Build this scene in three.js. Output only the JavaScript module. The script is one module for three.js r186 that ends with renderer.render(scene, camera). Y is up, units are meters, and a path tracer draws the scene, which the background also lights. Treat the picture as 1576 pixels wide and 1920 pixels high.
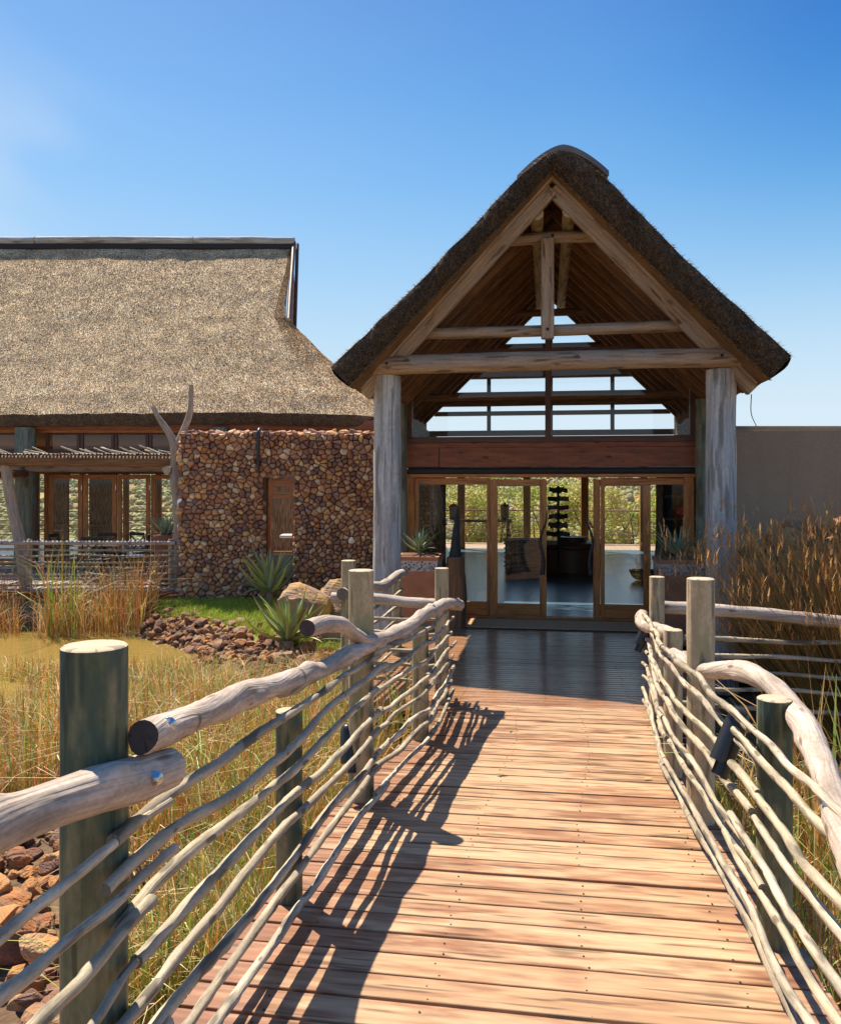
import * as THREE from 'three';
import { mergeGeometries, toCreasedNormals } from 'three/addons/utils/BufferGeometryUtils.js';
import { RoundedBoxGeometry } from 'three/addons/geometries/RoundedBoxGeometry.js';

/* ---------- camera, sky, sun, exposure ---------- */
const scene = new THREE.Scene();
const smooth0 = (a, b, x) => { const t = Math.min(1, Math.max(0, (x - a) / (b - a))); return t * t * (3 - 2 * t); };
const EYE = 2.02, F = 1576, HZ = 905;              // eye height above the porch floor, lens in photo pixels, row of the horizon
const camera = new THREE.PerspectiveCamera(2 * Math.atan(1015 / F) * 180 / Math.PI, 1576 / 2030, 0.05, 3000);
camera.position.set(0, EYE, 0);
camera.setViewOffset(1576, 2030, 0, 110, 1576, 1920);
const EXPOSURE = 1.8;
const SUN = new THREE.Vector3(-0.38, 1, -0.5).normalize();
const sun = new THREE.DirectionalLight(new THREE.Color(1, 0.91, 0.76), 5);
sun.target.position.set(0, 0, -8); sun.position.copy(SUN).multiplyScalar(60).add(sun.target.position); sun.shadow.radius = 1;
sun.castShadow = true; sun.shadow.mapSize.set(4096, 4096);
Object.assign(sun.shadow.camera, { left: -28, right: 28, top: 28, bottom: -28, near: 1, far: 160 });
scene.add(sun, sun.target);
{
  const W = 512, Hh = 256, data = new Float32Array(W * Hh * 4);
  const stops = [[0, .72, .85, .94], [.08, .68, .83, .94], [.16, .52, .74, .93], [.24, .34, .61, .91], [.33, .19, .47, .86], [.42, .105, .35, .78], [.50, .062, .265, .69], [.65, .040, .20, .58], [1, .026, .14, .44]];
  const dir = new THREE.Vector3();
  for (let j = 0; j < Hh; j++) for (let i = 0; i < W; i++) {
    const el = ((j + .5) / Hh - .5) * Math.PI, az = ((i + .5) / W - .5) * 2 * Math.PI;   // row 0 is straight down
    dir.set(Math.cos(el) * Math.cos(az), Math.sin(el), Math.cos(el) * Math.sin(az));
    const s = Math.max(0, dir.y);
    let k = 0; while (k < stops.length - 2 && s > stops[k + 1][0]) k++;
    const a = stops[k], b = stops[k + 1], t = Math.min(1, (s - a[0]) / (b[0] - a[0]));
    const c = Math.max(-1, Math.min(1, dir.dot(SUN))), ang = Math.acos(c);
    const glow = .22 * Math.exp(-Math.pow(ang / .62, 2)) + .30 * Math.exp(-Math.pow(ang / .22, 2));
    const az2 = Math.atan2(dir.x, -dir.z), side = .5 + .5 * Math.cos(az2 + .65), hi = smooth0(.12, .5, dir.y), dev = side > .86 ? side - .86 : -.16 * smooth0(.86, .70, side) * smooth0(.0, .55, side);   // deepest blue at right angles to the sun
    // one thin wisp of high cloud to the upper left
    const caz = Math.atan2(dir.x, -dir.z), cel = Math.asin(dir.y);
    const wob = .035 * Math.sin(cel * 41 + 1.3) + .02 * Math.sin(cel * 93 + caz * 40);
    let wisp = 1 / (1 + Math.exp((caz + .425 + wob) / .016)); wisp *= Math.exp(-Math.pow((cel - .36 - .03 * Math.sin(caz * 17)) / .10, 2)) * .30 * Math.exp(-Math.pow((caz + .56) / .25, 2));
    const o = (j * W + i) * 4;
    for (let q = 0; q < 3; q++) {
      let v = (a[q + 1] + (b[q + 1] - a[q + 1]) * t) * (1 + hi * dev * (dev < 0 ? [4.2, 2.2, 1.0] : [3.5, 1.4, .6])[q]) + glow * [1, .98, .92][q];
      v = v * (1 - wisp) + wisp * [.86, .9, .95][q];
      if (dir.y < 0) v = [.30, .26, .18][q];
      data[o + q] = v / EXPOSURE;
    }
    data[o + 3] = 1;
  }
  const t = new THREE.DataTexture(data, W, Hh, THREE.RGBAFormat, THREE.FloatType);
  t.mapping = THREE.EquirectangularReflectionMapping; t.magFilter = t.minFilter = THREE.LinearFilter; t.needsUpdate = true;
  scene.background = t; scene.environment = t;
}
const renderer = new THREE.WebGLRenderer({ antialias: true });
renderer.toneMapping = THREE.LinearToneMapping; renderer.toneMappingExposure = EXPOSURE;
renderer.shadowMap.enabled = true;

/* ---------- small helpers ---------- */
function rngOf(seed) { let a = seed >>> 0; return () => { a = (a + 0x6D2B79F5) >>> 0; let t = a; t = Math.imul(t ^ (t >>> 15), t | 1); t ^= t + Math.imul(t ^ (t >>> 7), t | 61); return ((t ^ (t >>> 14)) >>> 0) / 4294967296; }; }
const R0 = rngOf(7), rr = (a, b, r = R0) => a + (b - a) * r();
const V = (x, y, z) => new THREE.Vector3(x, y, z);
const P = (px, py, d) => V((px - 788) / F * d, EYE - (py - HZ) / F * d, -d);
const mix = (a, b, t) => a + (b - a) * t, clamp = (x, a = 0, b = 1) => Math.min(b, Math.max(a, x));
const smooth = (a, b, x) => { const t = clamp((x - a) / (b - a)); return t * t * (3 - 2 * t); };
function hash(x, y, z) { let h = Math.imul(x, 374761393) ^ Math.imul(y, 668265263) ^ Math.imul(z, 2147483647 - 1274126177); h = Math.imul(h ^ (h >>> 13), 1274126177); return ((h ^ (h >>> 16)) >>> 0) / 4294967296; }
function n3(x, y, z) {
  const xi = Math.floor(x), yi = Math.floor(y), zi = Math.floor(z); let u = x - xi, v = y - yi, w = z - zi;
  u = u * u * (3 - 2 * u); v = v * v * (3 - 2 * v); w = w * w * (3 - 2 * w);
  const q = (a, b, c) => hash(xi + a, yi + b, zi + c);
  return mix(mix(mix(q(0, 0, 0), q(1, 0, 0), u), mix(q(0, 1, 0), q(1, 1, 0), u), v), mix(mix(q(0, 0, 1), q(1, 0, 1), u), mix(q(0, 1, 1), q(1, 1, 1), u), v), w);
}
function pn(x, y, px, py, s) {   // periodic value noise
  const xi = Math.floor(x), yi = Math.floor(y); let u = x - xi, v = y - yi; u = u * u * (3 - 2 * u); v = v * v * (3 - 2 * v);
  const m = (a, n) => ((a % n) + n) % n, x0 = m(xi, px), x1 = m(xi + 1, px), y0 = m(yi, py), y1 = m(yi + 1, py);
  return mix(mix(hash(x0, y0, s), hash(x1, y0, s), u), mix(hash(x0, y1, s), hash(x1, y1, s), u), v);
}
function fbm(u, v, fx, fy, s, oct = 4) { let a = 0, w = .5, n = 0; for (let i = 0; i < oct; i++) { a += w * pn(u * fx, v * fy, fx, fy, s + i); n += w; w *= .5; fx *= 2; fy *= 2; } return a / n; }
const toS = (c) => 255 * (c <= .0031308 ? 12.92 * c : 1.055 * Math.pow(c, 1 / 2.4) - .055);
function tex(w, h, su, sv, fn, srgb = true) {   // fn(u,v) gives linear rgb; su, sv are metres covered
  const d = new Uint8Array(w * h * 4);
  for (let j = 0; j < h; j++) for (let i = 0; i < w; i++) {
    const c = fn((i + .5) / w, (j + .5) / h), o = (j * w + i) * 4;
    for (let q = 0; q < 3; q++) { const x = clamp(c[q] ?? c[0]); d[o + q] = srgb ? toS(x) : x * 255; } d[o + 3] = 255;
  }
  const t = new THREE.DataTexture(d, w, h, THREE.RGBAFormat); t.magFilter = THREE.LinearFilter; t.minFilter = THREE.LinearMipmapLinearFilter; t.generateMipmaps = true;
  t.wrapS = t.wrapT = THREE.RepeatWrapping; t.repeat.set(1 / su, 1 / sv); if (srgb) t.colorSpace = THREE.SRGBColorSpace; t.needsUpdate = true; return t;
}
const L3 = (a, b, t) => [mix(a[0], b[0], t), mix(a[1], b[1], t), mix(a[2], b[2], t)];
const mulc = (a, k) => [a[0] * k, a[1] * k, a[2] * k];
function mat(o) { const m = new THREE.MeshPhysicalMaterial({ roughness: .8, metalness: 0, ...o }); if (Array.isArray(o.color)) { m.color = new THREE.Color().setRGB(...o.color); } m.side = THREE.DoubleSide; return m; }
/* wood whose grain runs along u (u in metres) */
function woodTex(c1, c2, dark, seed, o = {}) {
  const { crack = .25, patch = .5, fine = 64, knots = 0, third = null } = o;
  return (u, v) => {
    const warp = .025 * pn(u * 6, v * 6, 6, 6, seed + 90);
    const g = fbm(u, v + warp, 7, fine, seed, 3), p = fbm(u, v, 6, 6, seed + 11, 5), st = fbm(u, v + warp, 4, 18, seed + 23, 4), sp = fbm(u, v, 90, 60, seed + 29, 2);
    let c = mulc(L3(c1, c2, clamp((g - .5) * 1.6 + (st - .5) * 1.0 + .5)), .8 + .4 * sp);
    if (third) c = L3(c, third, smooth(.52, .72, p) * patch);
    else c = mulc(c, 1 + (p - .5) * patch);
    const k = smooth(.62, .76, fbm(u, v + warp, 7, fine * .7 | 0, seed + 37, 2));
    c = L3(c, dark, k * crack);
    if (knots) { const q = pn(u * 9, v * 7, 9, 7, seed + 51); c = L3(c, dark, smooth(.90, .97, q) * .8); }
    return c;
  };
}
const bumpOf = (seed, fx, fy) => tex(256, 256, 1, .5, (u, v) => [.5 * fbm(u, v, fx, fy, seed, 3) + .5 * fbm(u, v, fx * 2, fy * 3, seed + 5, 3)], false);

/* ---------- scene graph helpers ---------- */
const used = {};
function numbered(n) { const k = used[n] = (used[n] ?? -1) + 1; return k ? n + '_' + String(k).padStart(3, '0') : n; }
function thing(name, label, category, group, parent = scene) { const g = new THREE.Group(); g.name = numbered(name); g.userData = { label, category }; if (group) g.userData.group = group; parent.add(g); return g; }
function part(parent, name, geo, m, label) { const o = new THREE.Mesh(geo, m); o.name = name; if (label) o.userData.label = label; parent.add(o); return o; }
function solo(name, geo, m, label, category, group) { const o = part(scene, numbered(name), geo, m); o.userData = { label, category }; if (group) o.userData.group = group; return o; }
function structure(name, geo, m) { const o = part(scene, name, geo, m); o.userData.kind = 'structure'; return o; }
function stuffPart(parent, name, geo, m) { const o = part(parent, name, geo, m); o.userData.kind = 'stuff'; return o; }

/* ---------- geometry helpers ---------- */
function finish(pos, uv, idx, col) { const g = new THREE.BufferGeometry(); g.setAttribute('position', new THREE.Float32BufferAttribute(pos, 3)); g.setAttribute('uv', new THREE.Float32BufferAttribute(uv, 2)); if (col) g.setAttribute('color', new THREE.Float32BufferAttribute(col, 3)); g.setIndex(idx); g.computeVertexNormals(); return g; }
/* a branch or log: smooth path, tapering, knobbly. cap ends come back apart */
function limb(pts, rad, o = {}) {
  const { sides = 10, seg = 12, rough = .06, freq = 6, flat = 1, seed = 0, knobs = 0 } = o; const kr = rngOf(Math.floor(seed * 77) + 9), kl = []; for (let i = 0; i < knobs; i++) kl.push([kr(), kr() * 6.283, rr(.12, .42, kr), rr(.35, .8, kr)]);
  const curve = pts.length > 2 ? new THREE.CatmullRomCurve3(pts, false, 'centripetal') : new THREE.LineCurve3(pts[0], pts[1]);
  const pos = [], uv = [], idx = []; const len = curve.getLength();
  let T = curve.getTangentAt(0), N = Math.abs(T.y) < .9 ? V(0, 1, 0) : V(1, 0, 0); N.addScaledVector(T, -N.dot(T)).normalize();
  const rings = [];
  for (let i = 0; i <= seg; i++) {
    const t = i / seg, c = curve.getPointAt(t); T = curve.getTangentAt(t); N.addScaledVector(T, -N.dot(T)).normalize(); const Bn = new THREE.Vector3().crossVectors(T, N);
    const r = typeof rad === 'function' ? rad(t) : Array.isArray(rad) ? mix(rad[0], rad[1], t) : rad; const ring = [];
    for (let k = 0; k <= sides; k++) {
      const a = k / sides * Math.PI * 2 + Math.PI, cx = Math.cos(a), sx = Math.sin(a);
      const p = c.clone().addScaledVector(N, cx * r).addScaledVector(Bn, sx * r * flat);
      let kb = 0; for (const [kt, ka, am, wd] of kl) { const dt = (t - kt) * len / (r * 1.3), da = Math.atan2(Math.sin(a - ka), Math.cos(a - ka)) / wd; kb += am * Math.exp(-dt * dt - da * da); }
      const w = 1 + kb + rough * 2 * (n3(p.x * freq + seed, p.y * freq, p.z * freq) - .5) + rough * (n3(p.x * freq * 3, p.y * freq * 3 + seed, p.z * freq * 3) - .5);
      p.sub(c).multiplyScalar(w).add(c); ring.push(p);
      pos.push(p.x, p.y, p.z); uv.push(t * len + seed * .37, k / sides * Math.max(.12, 2 * Math.PI * r) + seed * .113);
    }
    rings.push([c, ring, r]);
  }
  const S = sides + 1;
  for (let i = 0; i < seg; i++) for (let k = 0; k < sides; k++) { const a = i * S + k; idx.push(a, a + S, a + 1, a + 1, a + S, a + S + 1); }
  const caps = [0, seg].map((i) => {
    const [c, ring, r] = rings[i], tan = curve.getTangentAt(i / seg).multiplyScalar(i ? 1 : -1); const p2 = [], u2 = [], id2 = [];
    const bev = c.clone().addScaledVector(tan, r * .06);
    p2.push(bev.x, bev.y, bev.z); u2.push(.5, .5);
    for (const f of [.93, 1]) ring.forEach((q, k) => { const e = f < 1 ? q.clone().sub(c).multiplyScalar(f).add(c).addScaledVector(tan, r * .05) : q; const a = k / sides * Math.PI * 2; p2.push(e.x, e.y, e.z); u2.push(.5 + .5 * f * Math.cos(a), .5 + .5 * f * Math.sin(a)); });
    for (let k = 0; k < sides; k++) { const A = 1 + k, Bq = 1 + S + k; if (i) id2.push(0, A, A + 1, A, Bq, A + 1, A + 1, Bq, Bq + 1); else id2.push(0, A + 1, A, A, A + 1, Bq, A + 1, Bq + 1, Bq); }
    return finish(p2, u2, id2);
  });
  return { geo: finish(pos, uv, idx), caps, curve };
}
function addLimb(parent, name, pts, rad, m, o = {}) {
  const l = limb(pts, rad, o), x = part(parent, name, l.geo, m, o.label);
  const e = o.end ?? endGrain; const ends = o.ends ?? [1, 1];
  l.caps.forEach((c, i) => { if (ends[i]) { if (o.depth === 2) { stuffless(parent, name, c, e); } else part(x, 'cut_end', c, Array.isArray(e) ? e[i] : e); } });
  return x;
}
function stuffless(parent, name, c, e) { part(parent, name + '_end', c, e); }
/* box whose uv are metres, grain along the longest side */
function box(w, h, d, x = 0, y = 0, z = 0, bev = 0, off = 0) {
  const g = bev ? new RoundedBoxGeometry(w, h, d, 1, bev) : new THREE.BoxGeometry(w, h, d);
  const p = g.attributes.position, n = g.attributes.normal, uv = []; const big = w >= h && w >= d ? 0 : h >= d ? 1 : 2;
  for (let i = 0; i < p.count; i++) {
    const q = [p.getX(i), p.getY(i), p.getZ(i)], m = [Math.abs(n.getX(i)), Math.abs(n.getY(i)), Math.abs(n.getZ(i))]; const ax = m[0] > m[1] && m[0] > m[2] ? 0 : m[1] > m[2] ? 1 : 2;
    const oth = [0, 1, 2].filter((k) => k !== ax); const a = oth.includes(big) ? big : oth[0], b = oth.find((k) => k !== a); uv.push(q[a] + off, q[b] + off * .618);
  }
  g.setAttribute('uv', new THREE.Float32BufferAttribute(uv, 2)); g.translate(x, y, z); return g;
}
const merge = (a) => mergeGeometries(a.map((g) => { const q = g.index ? g.toNonIndexed() : g; for (const k of Object.keys(q.attributes)) if (!['position', 'normal', 'uv', 'color'].includes(k)) q.deleteAttribute(k); return q; }));
function planarUV(g, a, b, su = 1, sv = 1) { const p = g.attributes.position, u = []; const k = { x: 'getX', y: 'getY', z: 'getZ' }; for (let i = 0; i < p.count; i++) u.push(p[k[a]](i) * su, p[k[b]](i) * sv); g.setAttribute('uv', new THREE.Float32BufferAttribute(u, 2)); return g; }

/* ---------- materials ---------- */
const wb = bumpOf(3, 3, 48);
const railT = tex(512, 256, 1.2, .4, woodTex([.36, .27, .205], [.52, .42, .34], [.13, .08, .05], 100, { crack: .30, patch: .8, fine: 56, knots: 1 }));
const M = {};
M.rail = mat({ map: railT, bumpMap: wb, bumpScale: .005, roughness: .75 });
M.rod = [[.37, .295, .20], [.44, .36, .26], [.32, .26, .18], [.39, .32, .215]].map((c, i) => mat({ map: tex(256, 128, .9, .3, woodTex(mulc(c, .8), mulc(c, 1.2), mulc(c, .28), 140 + i * 7, { crack: .85, patch: 1.1, fine: 16, knots: 1 })), bumpMap: wb, bumpScale: .003, roughness: .8 }));
M.rodR = M.rod;
M.post = [[[.10, .105, .05], [.23, .20, .105], [.055, .085, .06]], [[.34, .255, .135], [.46, .355, .205], [.25, .235, .12]], [[.40, .29, .165], [.52, .39, .24], [.31, .26, .145]]].map((c, i) => mat({ map: tex(512, 256, 1.4, .55, woodTex(c[0], c[1], mulc(c[0], .25), 220 + i * 9, { crack: .6, patch: .9, fine: 26, knots: 1, third: c[2] })), bumpMap: wb, bumpScale: .004, roughness: .82 }));
M.column = mat({ map: tex(1024, 256, 3.4, 1.06, woodTex([.30, .275, .245], [.58, .545, .50], [.13, .10, .075], 260, { crack: .6, patch: .7, fine: 34, third: [.36, .39, .41] })), bumpMap: wb, bumpScale: .005, roughness: .85 });
M.greenPole = mat({ map: tex(512, 256, 2.5, 1.2, woodTex([.10, .13, .105], [.22, .22, .15], [.05, .04, .025], 290, { crack: .5, patch: .9, fine: 26, third: [.16, .12, .07] })), bumpMap: wb, bumpScale: .005, roughness: .85 });
M.truss = mat({ map: tex(512, 256, 2, .5, woodTex([.27, .175, .105], [.46, .325, .215], [.075, .045, .025], 310, { crack: .65, patch: .7, fine: 24, knots: 1, third: [.34, .275, .215] })), bumpMap: wb, bumpScale: .004, roughness: .78 });
M.rafter = mat({ map: tex(512, 256, 2, .5, woodTex([.14, .066, .029], [.25, .125, .054], [.045, .022, .01], 330, { crack: .4, patch: .6, fine: 30 })), bumpMap: wb, bumpScale: .004, roughness: .8 });
M.frame = mat({ map: tex(512, 256, 1.6, .4, woodTex([.42, .13, .024], [.56, .21, .045], [.08, .022, .008], 350, { crack: .4, patch: .5, fine: 26 })), bumpMap: wb, bumpScale: .0015, roughness: .42 });
M.darkFrame = mat({ map: tex(512, 256, 1.6, .4, woodTex([.085, .034, .02], [.135, .055, .032], [.03, .012, .008], 370, { crack: .4, patch: .5, fine: 26 })), bumpMap: wb, bumpScale: .0015, roughness: .5 });
M.panel = mat({ map: tex(512, 256, 1.8, .5, woodTex([.20, .052, .019], [.30, .085, .03], [.05, .018, .01], 380, { crack: .35, patch: .6, fine: 18, knots: 1 })), bumpMap: wb, bumpScale: .002, roughness: .5 });
M.forked = mat({ map: tex(512, 256, 1.5, .5, woodTex([.33, .245, .18], [.45, .36, .28], [.13, .08, .05], 390, { crack: .4, patch: .6, fine: 30, third: [.30, .28, .27] })), bumpMap: wb, bumpScale: .004, roughness: .85 });
const ringTex = (c1, c2, s) => tex(128, 128, 1, 1, (u, v) => { const x = u - .5, y = v - .5, r = Math.hypot(x, y), w = fbm(u, v, 4, 4, s, 3); const k = .5 + .5 * Math.sin((r + w * .06) * 85); let c = L3(c1, c2, .35 * k + .5 * w); const a = Math.atan2(y, x); if (pn(a * 3 + 9, r * 2, 64, 8, s) > .83) c = mulc(c, .55); return c; });
const endGrain = mat({ map: ringTex([.40, .30, .19], [.58, .46, .33], 5), roughness: .9 });
const darkEnd = mat({ map: ringTex([.045, .03, .026], [.10, .065, .055], 6), roughness: .9 });
const midEnd = mat({ map: ringTex([.13, .10, .065], [.26, .20, .135], 8), roughness: .9 });
M.glass = mat({ color: [1, 1, 1], transmission: 1, thickness: 0, roughness: 0, ior: 1.5 });
M.steel = mat({ color: [.55, .55, .55], metalness: 1, roughness: .3 });
M.black = mat({ color: [.018, .018, .02], roughness: .32 });
M.blackMatte = mat({ color: [.022, .019, .018], roughness: .7 });
M.white = mat({ color: [.72, .72, .70], roughness: .6 });
/* deck: worn hardwood, u along the board, v along the walk */
const PW = .148;
const deckT = tex(1024, 2048, 2.4, PW * 64, (u, v) => {
  const row = Math.floor(v * 64), h = hash(row, 3, 9), h2 = hash(row, 8, 1), h3 = hash(row, 5, 77);
  const g = fbm(u + h, v, 9, 700, 400, 4), p = fbm(u + h * 3, v + h3 * .31, 13, 300, 410, 5), q = fbm(u, v, 3, 9, 417, 3), f = fbm(u + h2, v, 26, 600, 433, 2);
  const red = L3([.20, .085, .042], [.34, .16, .085], clamp(g * 1.2 - .1 + (h - .5) * .6));
  const worn = L3([.40, .235, .125], [.58, .385, .225], clamp(g * 1.2 - .1 + (h2 - .5) * .7));
  const mid = smooth(.02, .34, u) * (1 - smooth(.74, 1, u));
  let k = smooth(.36, .64, p * .58 + q * .26 + mid * .28 - .105 + (h3 - .5) * .16);
  let c = mulc(L3(red, worn, k * .9), .82 + .36 * f);
  c = mulc(c, 1 - .55 * smooth(.68, .8, fbm(u + h, v, 8, 512, 430, 2)));
  return c;
});
const deckRough = tex(512, 512, 2.4, PW * 64, (u, v) => [.34 + .3 * fbm(u, v, 6, 200, 440, 3)], false);
M.deck = mat({ map: deckT, bumpMap: tex(512, 1024, 2.4, PW * 64, (u, v) => [fbm(u, v, 6, 512, 450, 3)], false), bumpScale: .002, roughness: .42 });
M.porch = mat({ map: tex(512, 512, 1.7, .456, woodTex([.29, .135, .066], [.43, .23, .125], [.10, .045, .022], 460, { crack: .4, patch: .6, fine: 40 })), roughness: .24, specularIntensity: .6, bumpMap: wb, bumpScale: .0006 });
M.joist = mat({ color: [.10, .06, .04], roughness: .9 });
/* thatch */
const thatchT = tex(1024, 1024, 3.2, 3.2, (u, v) => {
  const a = pn(u * 380, v * 190, 380, 190, 500), b = fbm(u, v, 150, 90, 505, 3), c = fbm(u, v, 9, 11, 510, 4), e = pn(u * 200, v * 420, 200, 420, 507);
  const k = clamp(.5 + (a - .5) * .9 + (b - .5) * 1.0 + (e - .5) * .5); const base = L3([.16, .105, .06], [.90, .66, .39], smooth(.12, .76, k));
  return mulc(base, .38 + 1.22 * c);
});
const thatchB = tex(512, 512, 1.6, 1.6, (u, v) => [.6 * pn(u * 180, v * 90, 180, 90, 520) + .4 * fbm(u, v, 40, 30, 525, 3)], false);
M.thatch = mat({ map: thatchT, bumpMap: thatchB, bumpScale: .02, roughness: .95 });
const strawT = (a, b, s) => tex(512, 256, .8, .8, (u, v) => { const k = fbm(u, v, 6, 128, s, 2), q = fbm(u, v, 6, 6, s + 5, 3); return mulc(L3(a, b, smooth(.25, .75, k)), .6 + .8 * q); });
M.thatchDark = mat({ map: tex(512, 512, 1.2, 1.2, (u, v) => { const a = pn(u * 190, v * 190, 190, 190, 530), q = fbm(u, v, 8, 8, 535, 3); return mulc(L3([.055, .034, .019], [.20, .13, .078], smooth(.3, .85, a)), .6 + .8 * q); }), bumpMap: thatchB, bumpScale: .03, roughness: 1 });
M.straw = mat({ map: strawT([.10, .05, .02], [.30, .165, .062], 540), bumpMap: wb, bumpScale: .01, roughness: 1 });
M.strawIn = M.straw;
M.reedScreen = mat({ map: strawT([.10, .055, .03], [.36, .23, .13], 560), bumpMap: wb, bumpScale: .01, roughness: 1 });
/* masonry, earth, plaster */
const stoneCols = [[.19, .09, .05], [.25, .13, .07], [.15, .075, .048], [.29, .165, .085], [.21, .11, .07], [.12, .065, .048], [.33, .19, .08], [.36, .255, .155], [.18, .11, .08], [.24, .11, .052], [.62, .57, .50]];
const grain = (s) => tex(256, 256, .5, .5, (u, v) => { const k = fbm(u, v, 10, 12, s, 4), f = fbm(u, v, 60, 60, s + 3, 2); return [.45 + .75 * k * (.7 + .6 * f), .43 + .75 * k * (.7 + .6 * f), .42 + .75 * k * (.7 + .6 * f)]; });
const stoneG = grain(600), stoneBump = tex(256, 256, .4, .4, (u, v) => [fbm(u, v, 12, 12, 605, 4)], false);
M.stone = stoneCols.map((c) => mat({ color: mulc(c, 2.5), map: stoneG, bumpMap: stoneBump, bumpScale: .006, roughness: .85 }));
M.stoneV = mat({ vertexColors: true, map: stoneG, bumpMap: stoneBump, bumpScale: .006, roughness: .85 });
M.mortar = mat({ color: [.16, .085, .05], map: stoneG, roughness: 1 });
const rockT = tex(256, 256, .6, .6, (u, v) => { const k = fbm(u, v, 6, 7, 620, 5), f = fbm(u, v, 40, 40, 623, 2); const w = smooth(.5, .7, fbm(u, v, 5, 5, 627, 3)); return L3([.5 + .6 * k * f, .5 + .55 * k * f, .5 + .5 * k * f], [.95, .72, .45], w * .8); });
M.rock = [[.36, .175, .075], [.44, .235, .10], [.28, .135, .075], [.22, .12, .085], [.50, .30, .15], [.32, .20, .135]].map((c) => mat({ color: mulc(c, 1.2), map: rockT, bumpMap: stoneBump, bumpScale: .015, roughness: .9 }));
M.boulder = mat({ map: tex(512, 512, 1.2, 1.2, (u, v) => { const k = fbm(u, v, 4, 5, 640, 5), w = smooth(.45, .62, fbm(u, v, 3, 3, 645, 4)); return mulc(L3([.30, .19, .125], [.54, .32, .11], w), .6 + .8 * k); }), bumpMap: stoneBump, bumpScale: .02, roughness: .9 });
M.plaster = mat({ map: tex(512, 512, 4, 3, (u, v) => { const k = fbm(u, v, 5, 3, 660, 5), f = fbm(u, v, 120, 120, 664, 2), s = fbm(u, v, 40, 2, 668, 3); return mulc(L3([.31, .225, .15], [.37, .28, .19], k), .86 + .14 * f + .12 * (s - .5)); }), bumpMap: tex(256, 256, .6, .6, (u, v) => [fbm(u, v, 40, 40, 670, 3)], false), bumpScale: .002, roughness: .92 });
M.terracotta = mat({ map: tex(256, 256, .8, .8, (u, v) => mulc([.40, .165, .082], .78 + .44 * fbm(u, v, 6, 6, 680, 5))), roughness: .8 });
M.potRed = mat({ map: tex(256, 256, .8, .8, (u, v) => mulc([.24, .085, .05], .7 + .6 * fbm(u, v, 6, 6, 685, 5))), roughness: .8 });
M.grout = mat({ color: [.50, .46, .42], roughness: .9 });
M.pebble = [[.10, .085, .085], [.22, .16, .13], [.30, .24, .21], [.16, .12, .13], [.38, .33, .30]].map((c) => mat({ color: c, roughness: .45 }));
M.concreteSkyTint = mat({ map: tex(1024, 1024, 5, 5, (u, v) => { const k = fbm(u, v, 8, 5, 700, 5), f = fbm(u, v, 60, 40, 704, 3); return mulc(L3([.045, .115, .165], [.09, .15, .19], k), .85 + .3 * f); }), roughness: .24, specularIntensity: .5, bumpMap: tex(256, 256, 1.2, .8, (u, v) => [fbm(u, v, 10, 7, 708, 3)], false), bumpScale: .0022 });  // polished floor; blue sky reflection is painted into the base colour
M.screed = mat({ map: tex(512, 512, 3, 3, (u, v) => mulc([.42, .31, .28], .75 + .5 * fbm(u, v, 8, 8, 715, 5))), roughness: .75 });
M.mat = mat({ map: tex(256, 256, .3, .3, (u, v) => mulc([.56, .34, .18], .55 + .9 * pn(u * 60, v * 60, 60, 60, 720))), bumpMap: thatchB, bumpScale: .004, roughness: 1, specularIntensity: 0 });
M.leather = mat({ map: tex(256, 256, .5, .5, (u, v) => mulc([.15, .075, .045], .7 + .6 * fbm(u, v, 10, 10, 725, 4))), roughness: .45 });
M.cement = mat({ map: tex(256, 256, 1, 1, (u, v) => mulc([.13, .125, .14], .65 + .7 * fbm(u, v, 6, 6, 728, 5))), roughness: .85 });
const soilT = tex(1024, 1024, 6, 6, (u, v) => { const k = fbm(u, v, 10, 10, 740, 6), g = fbm(u, v, 6, 6, 745, 4), f = pn(u * 300, v * 300, 300, 300, 748); return mulc(L3([.16, .095, .05], [.26, .20, .09], smooth(.4, .65, g)), .45 + .7 * k + .4 * (f - .5)); });
M.water = mat({ color: [.28, .19, .05], roughness: .06, bumpMap: tex(256, 256, 1.8, .9, (u, v) => [fbm(u, v, 9, 14, 760, 4)], false), bumpScale: .004 });
const leafMat = (o = {}) => mat({ vertexColors: true, roughness: .75, transmission: .3, thickness: 0, ...o });
M.blade = leafMat({ transmission: .4 }); M.lawn = leafMat({ transmission: .35 }); M.leaf = leafMat({ transmission: .45 });
M.rush = mat({ vertexColors: true, roughness: .7 });
M.aloe = [[.24, .29, .09], [.31, .35, .11], [.20, .26, .11], [.36, .36, .10]].map((c) => mat({ map: tex(128, 128, .5, .1, (u, v) => mulc(c, .75 + .5 * fbm(u, v, 4, 6, 780, 4))), roughness: .5 }));
M.aloeBlue = [[.20, .26, .17], [.25, .30, .18], [.16, .22, .15]].map((c) => mat({ map: tex(128, 128, .5, .1, (u, v) => mulc(c, .75 + .5 * fbm(u, v, 4, 6, 790, 4))), roughness: .5 }));
M.deadLeaf = mat({ color: [.26, .19, .12], roughness: .9 });

/* ---------- layout frames ---------- */
const YAW = -0.1485, CO = Math.cos(YAW), SI = -Math.sin(YAW);           // the entrance hall and the bridge are turned about 8.5 degrees
const B = (u, v, y = 0) => V(-1.055 + CO * u + SI * v, y, -(9.92 - SI * u + CO * v));   // u along the front, v into the hall
function inHall(g) { g.position.copy(B(0, 0)); g.rotation.y = YAW; return g; }           // local x = u, local -z = v
const deckY = (d) => d < 9 ? .055 * (9 - d) : 0;
const D = (x, d, h = 0) => V(x, deckY(d) + h, -d);

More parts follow.
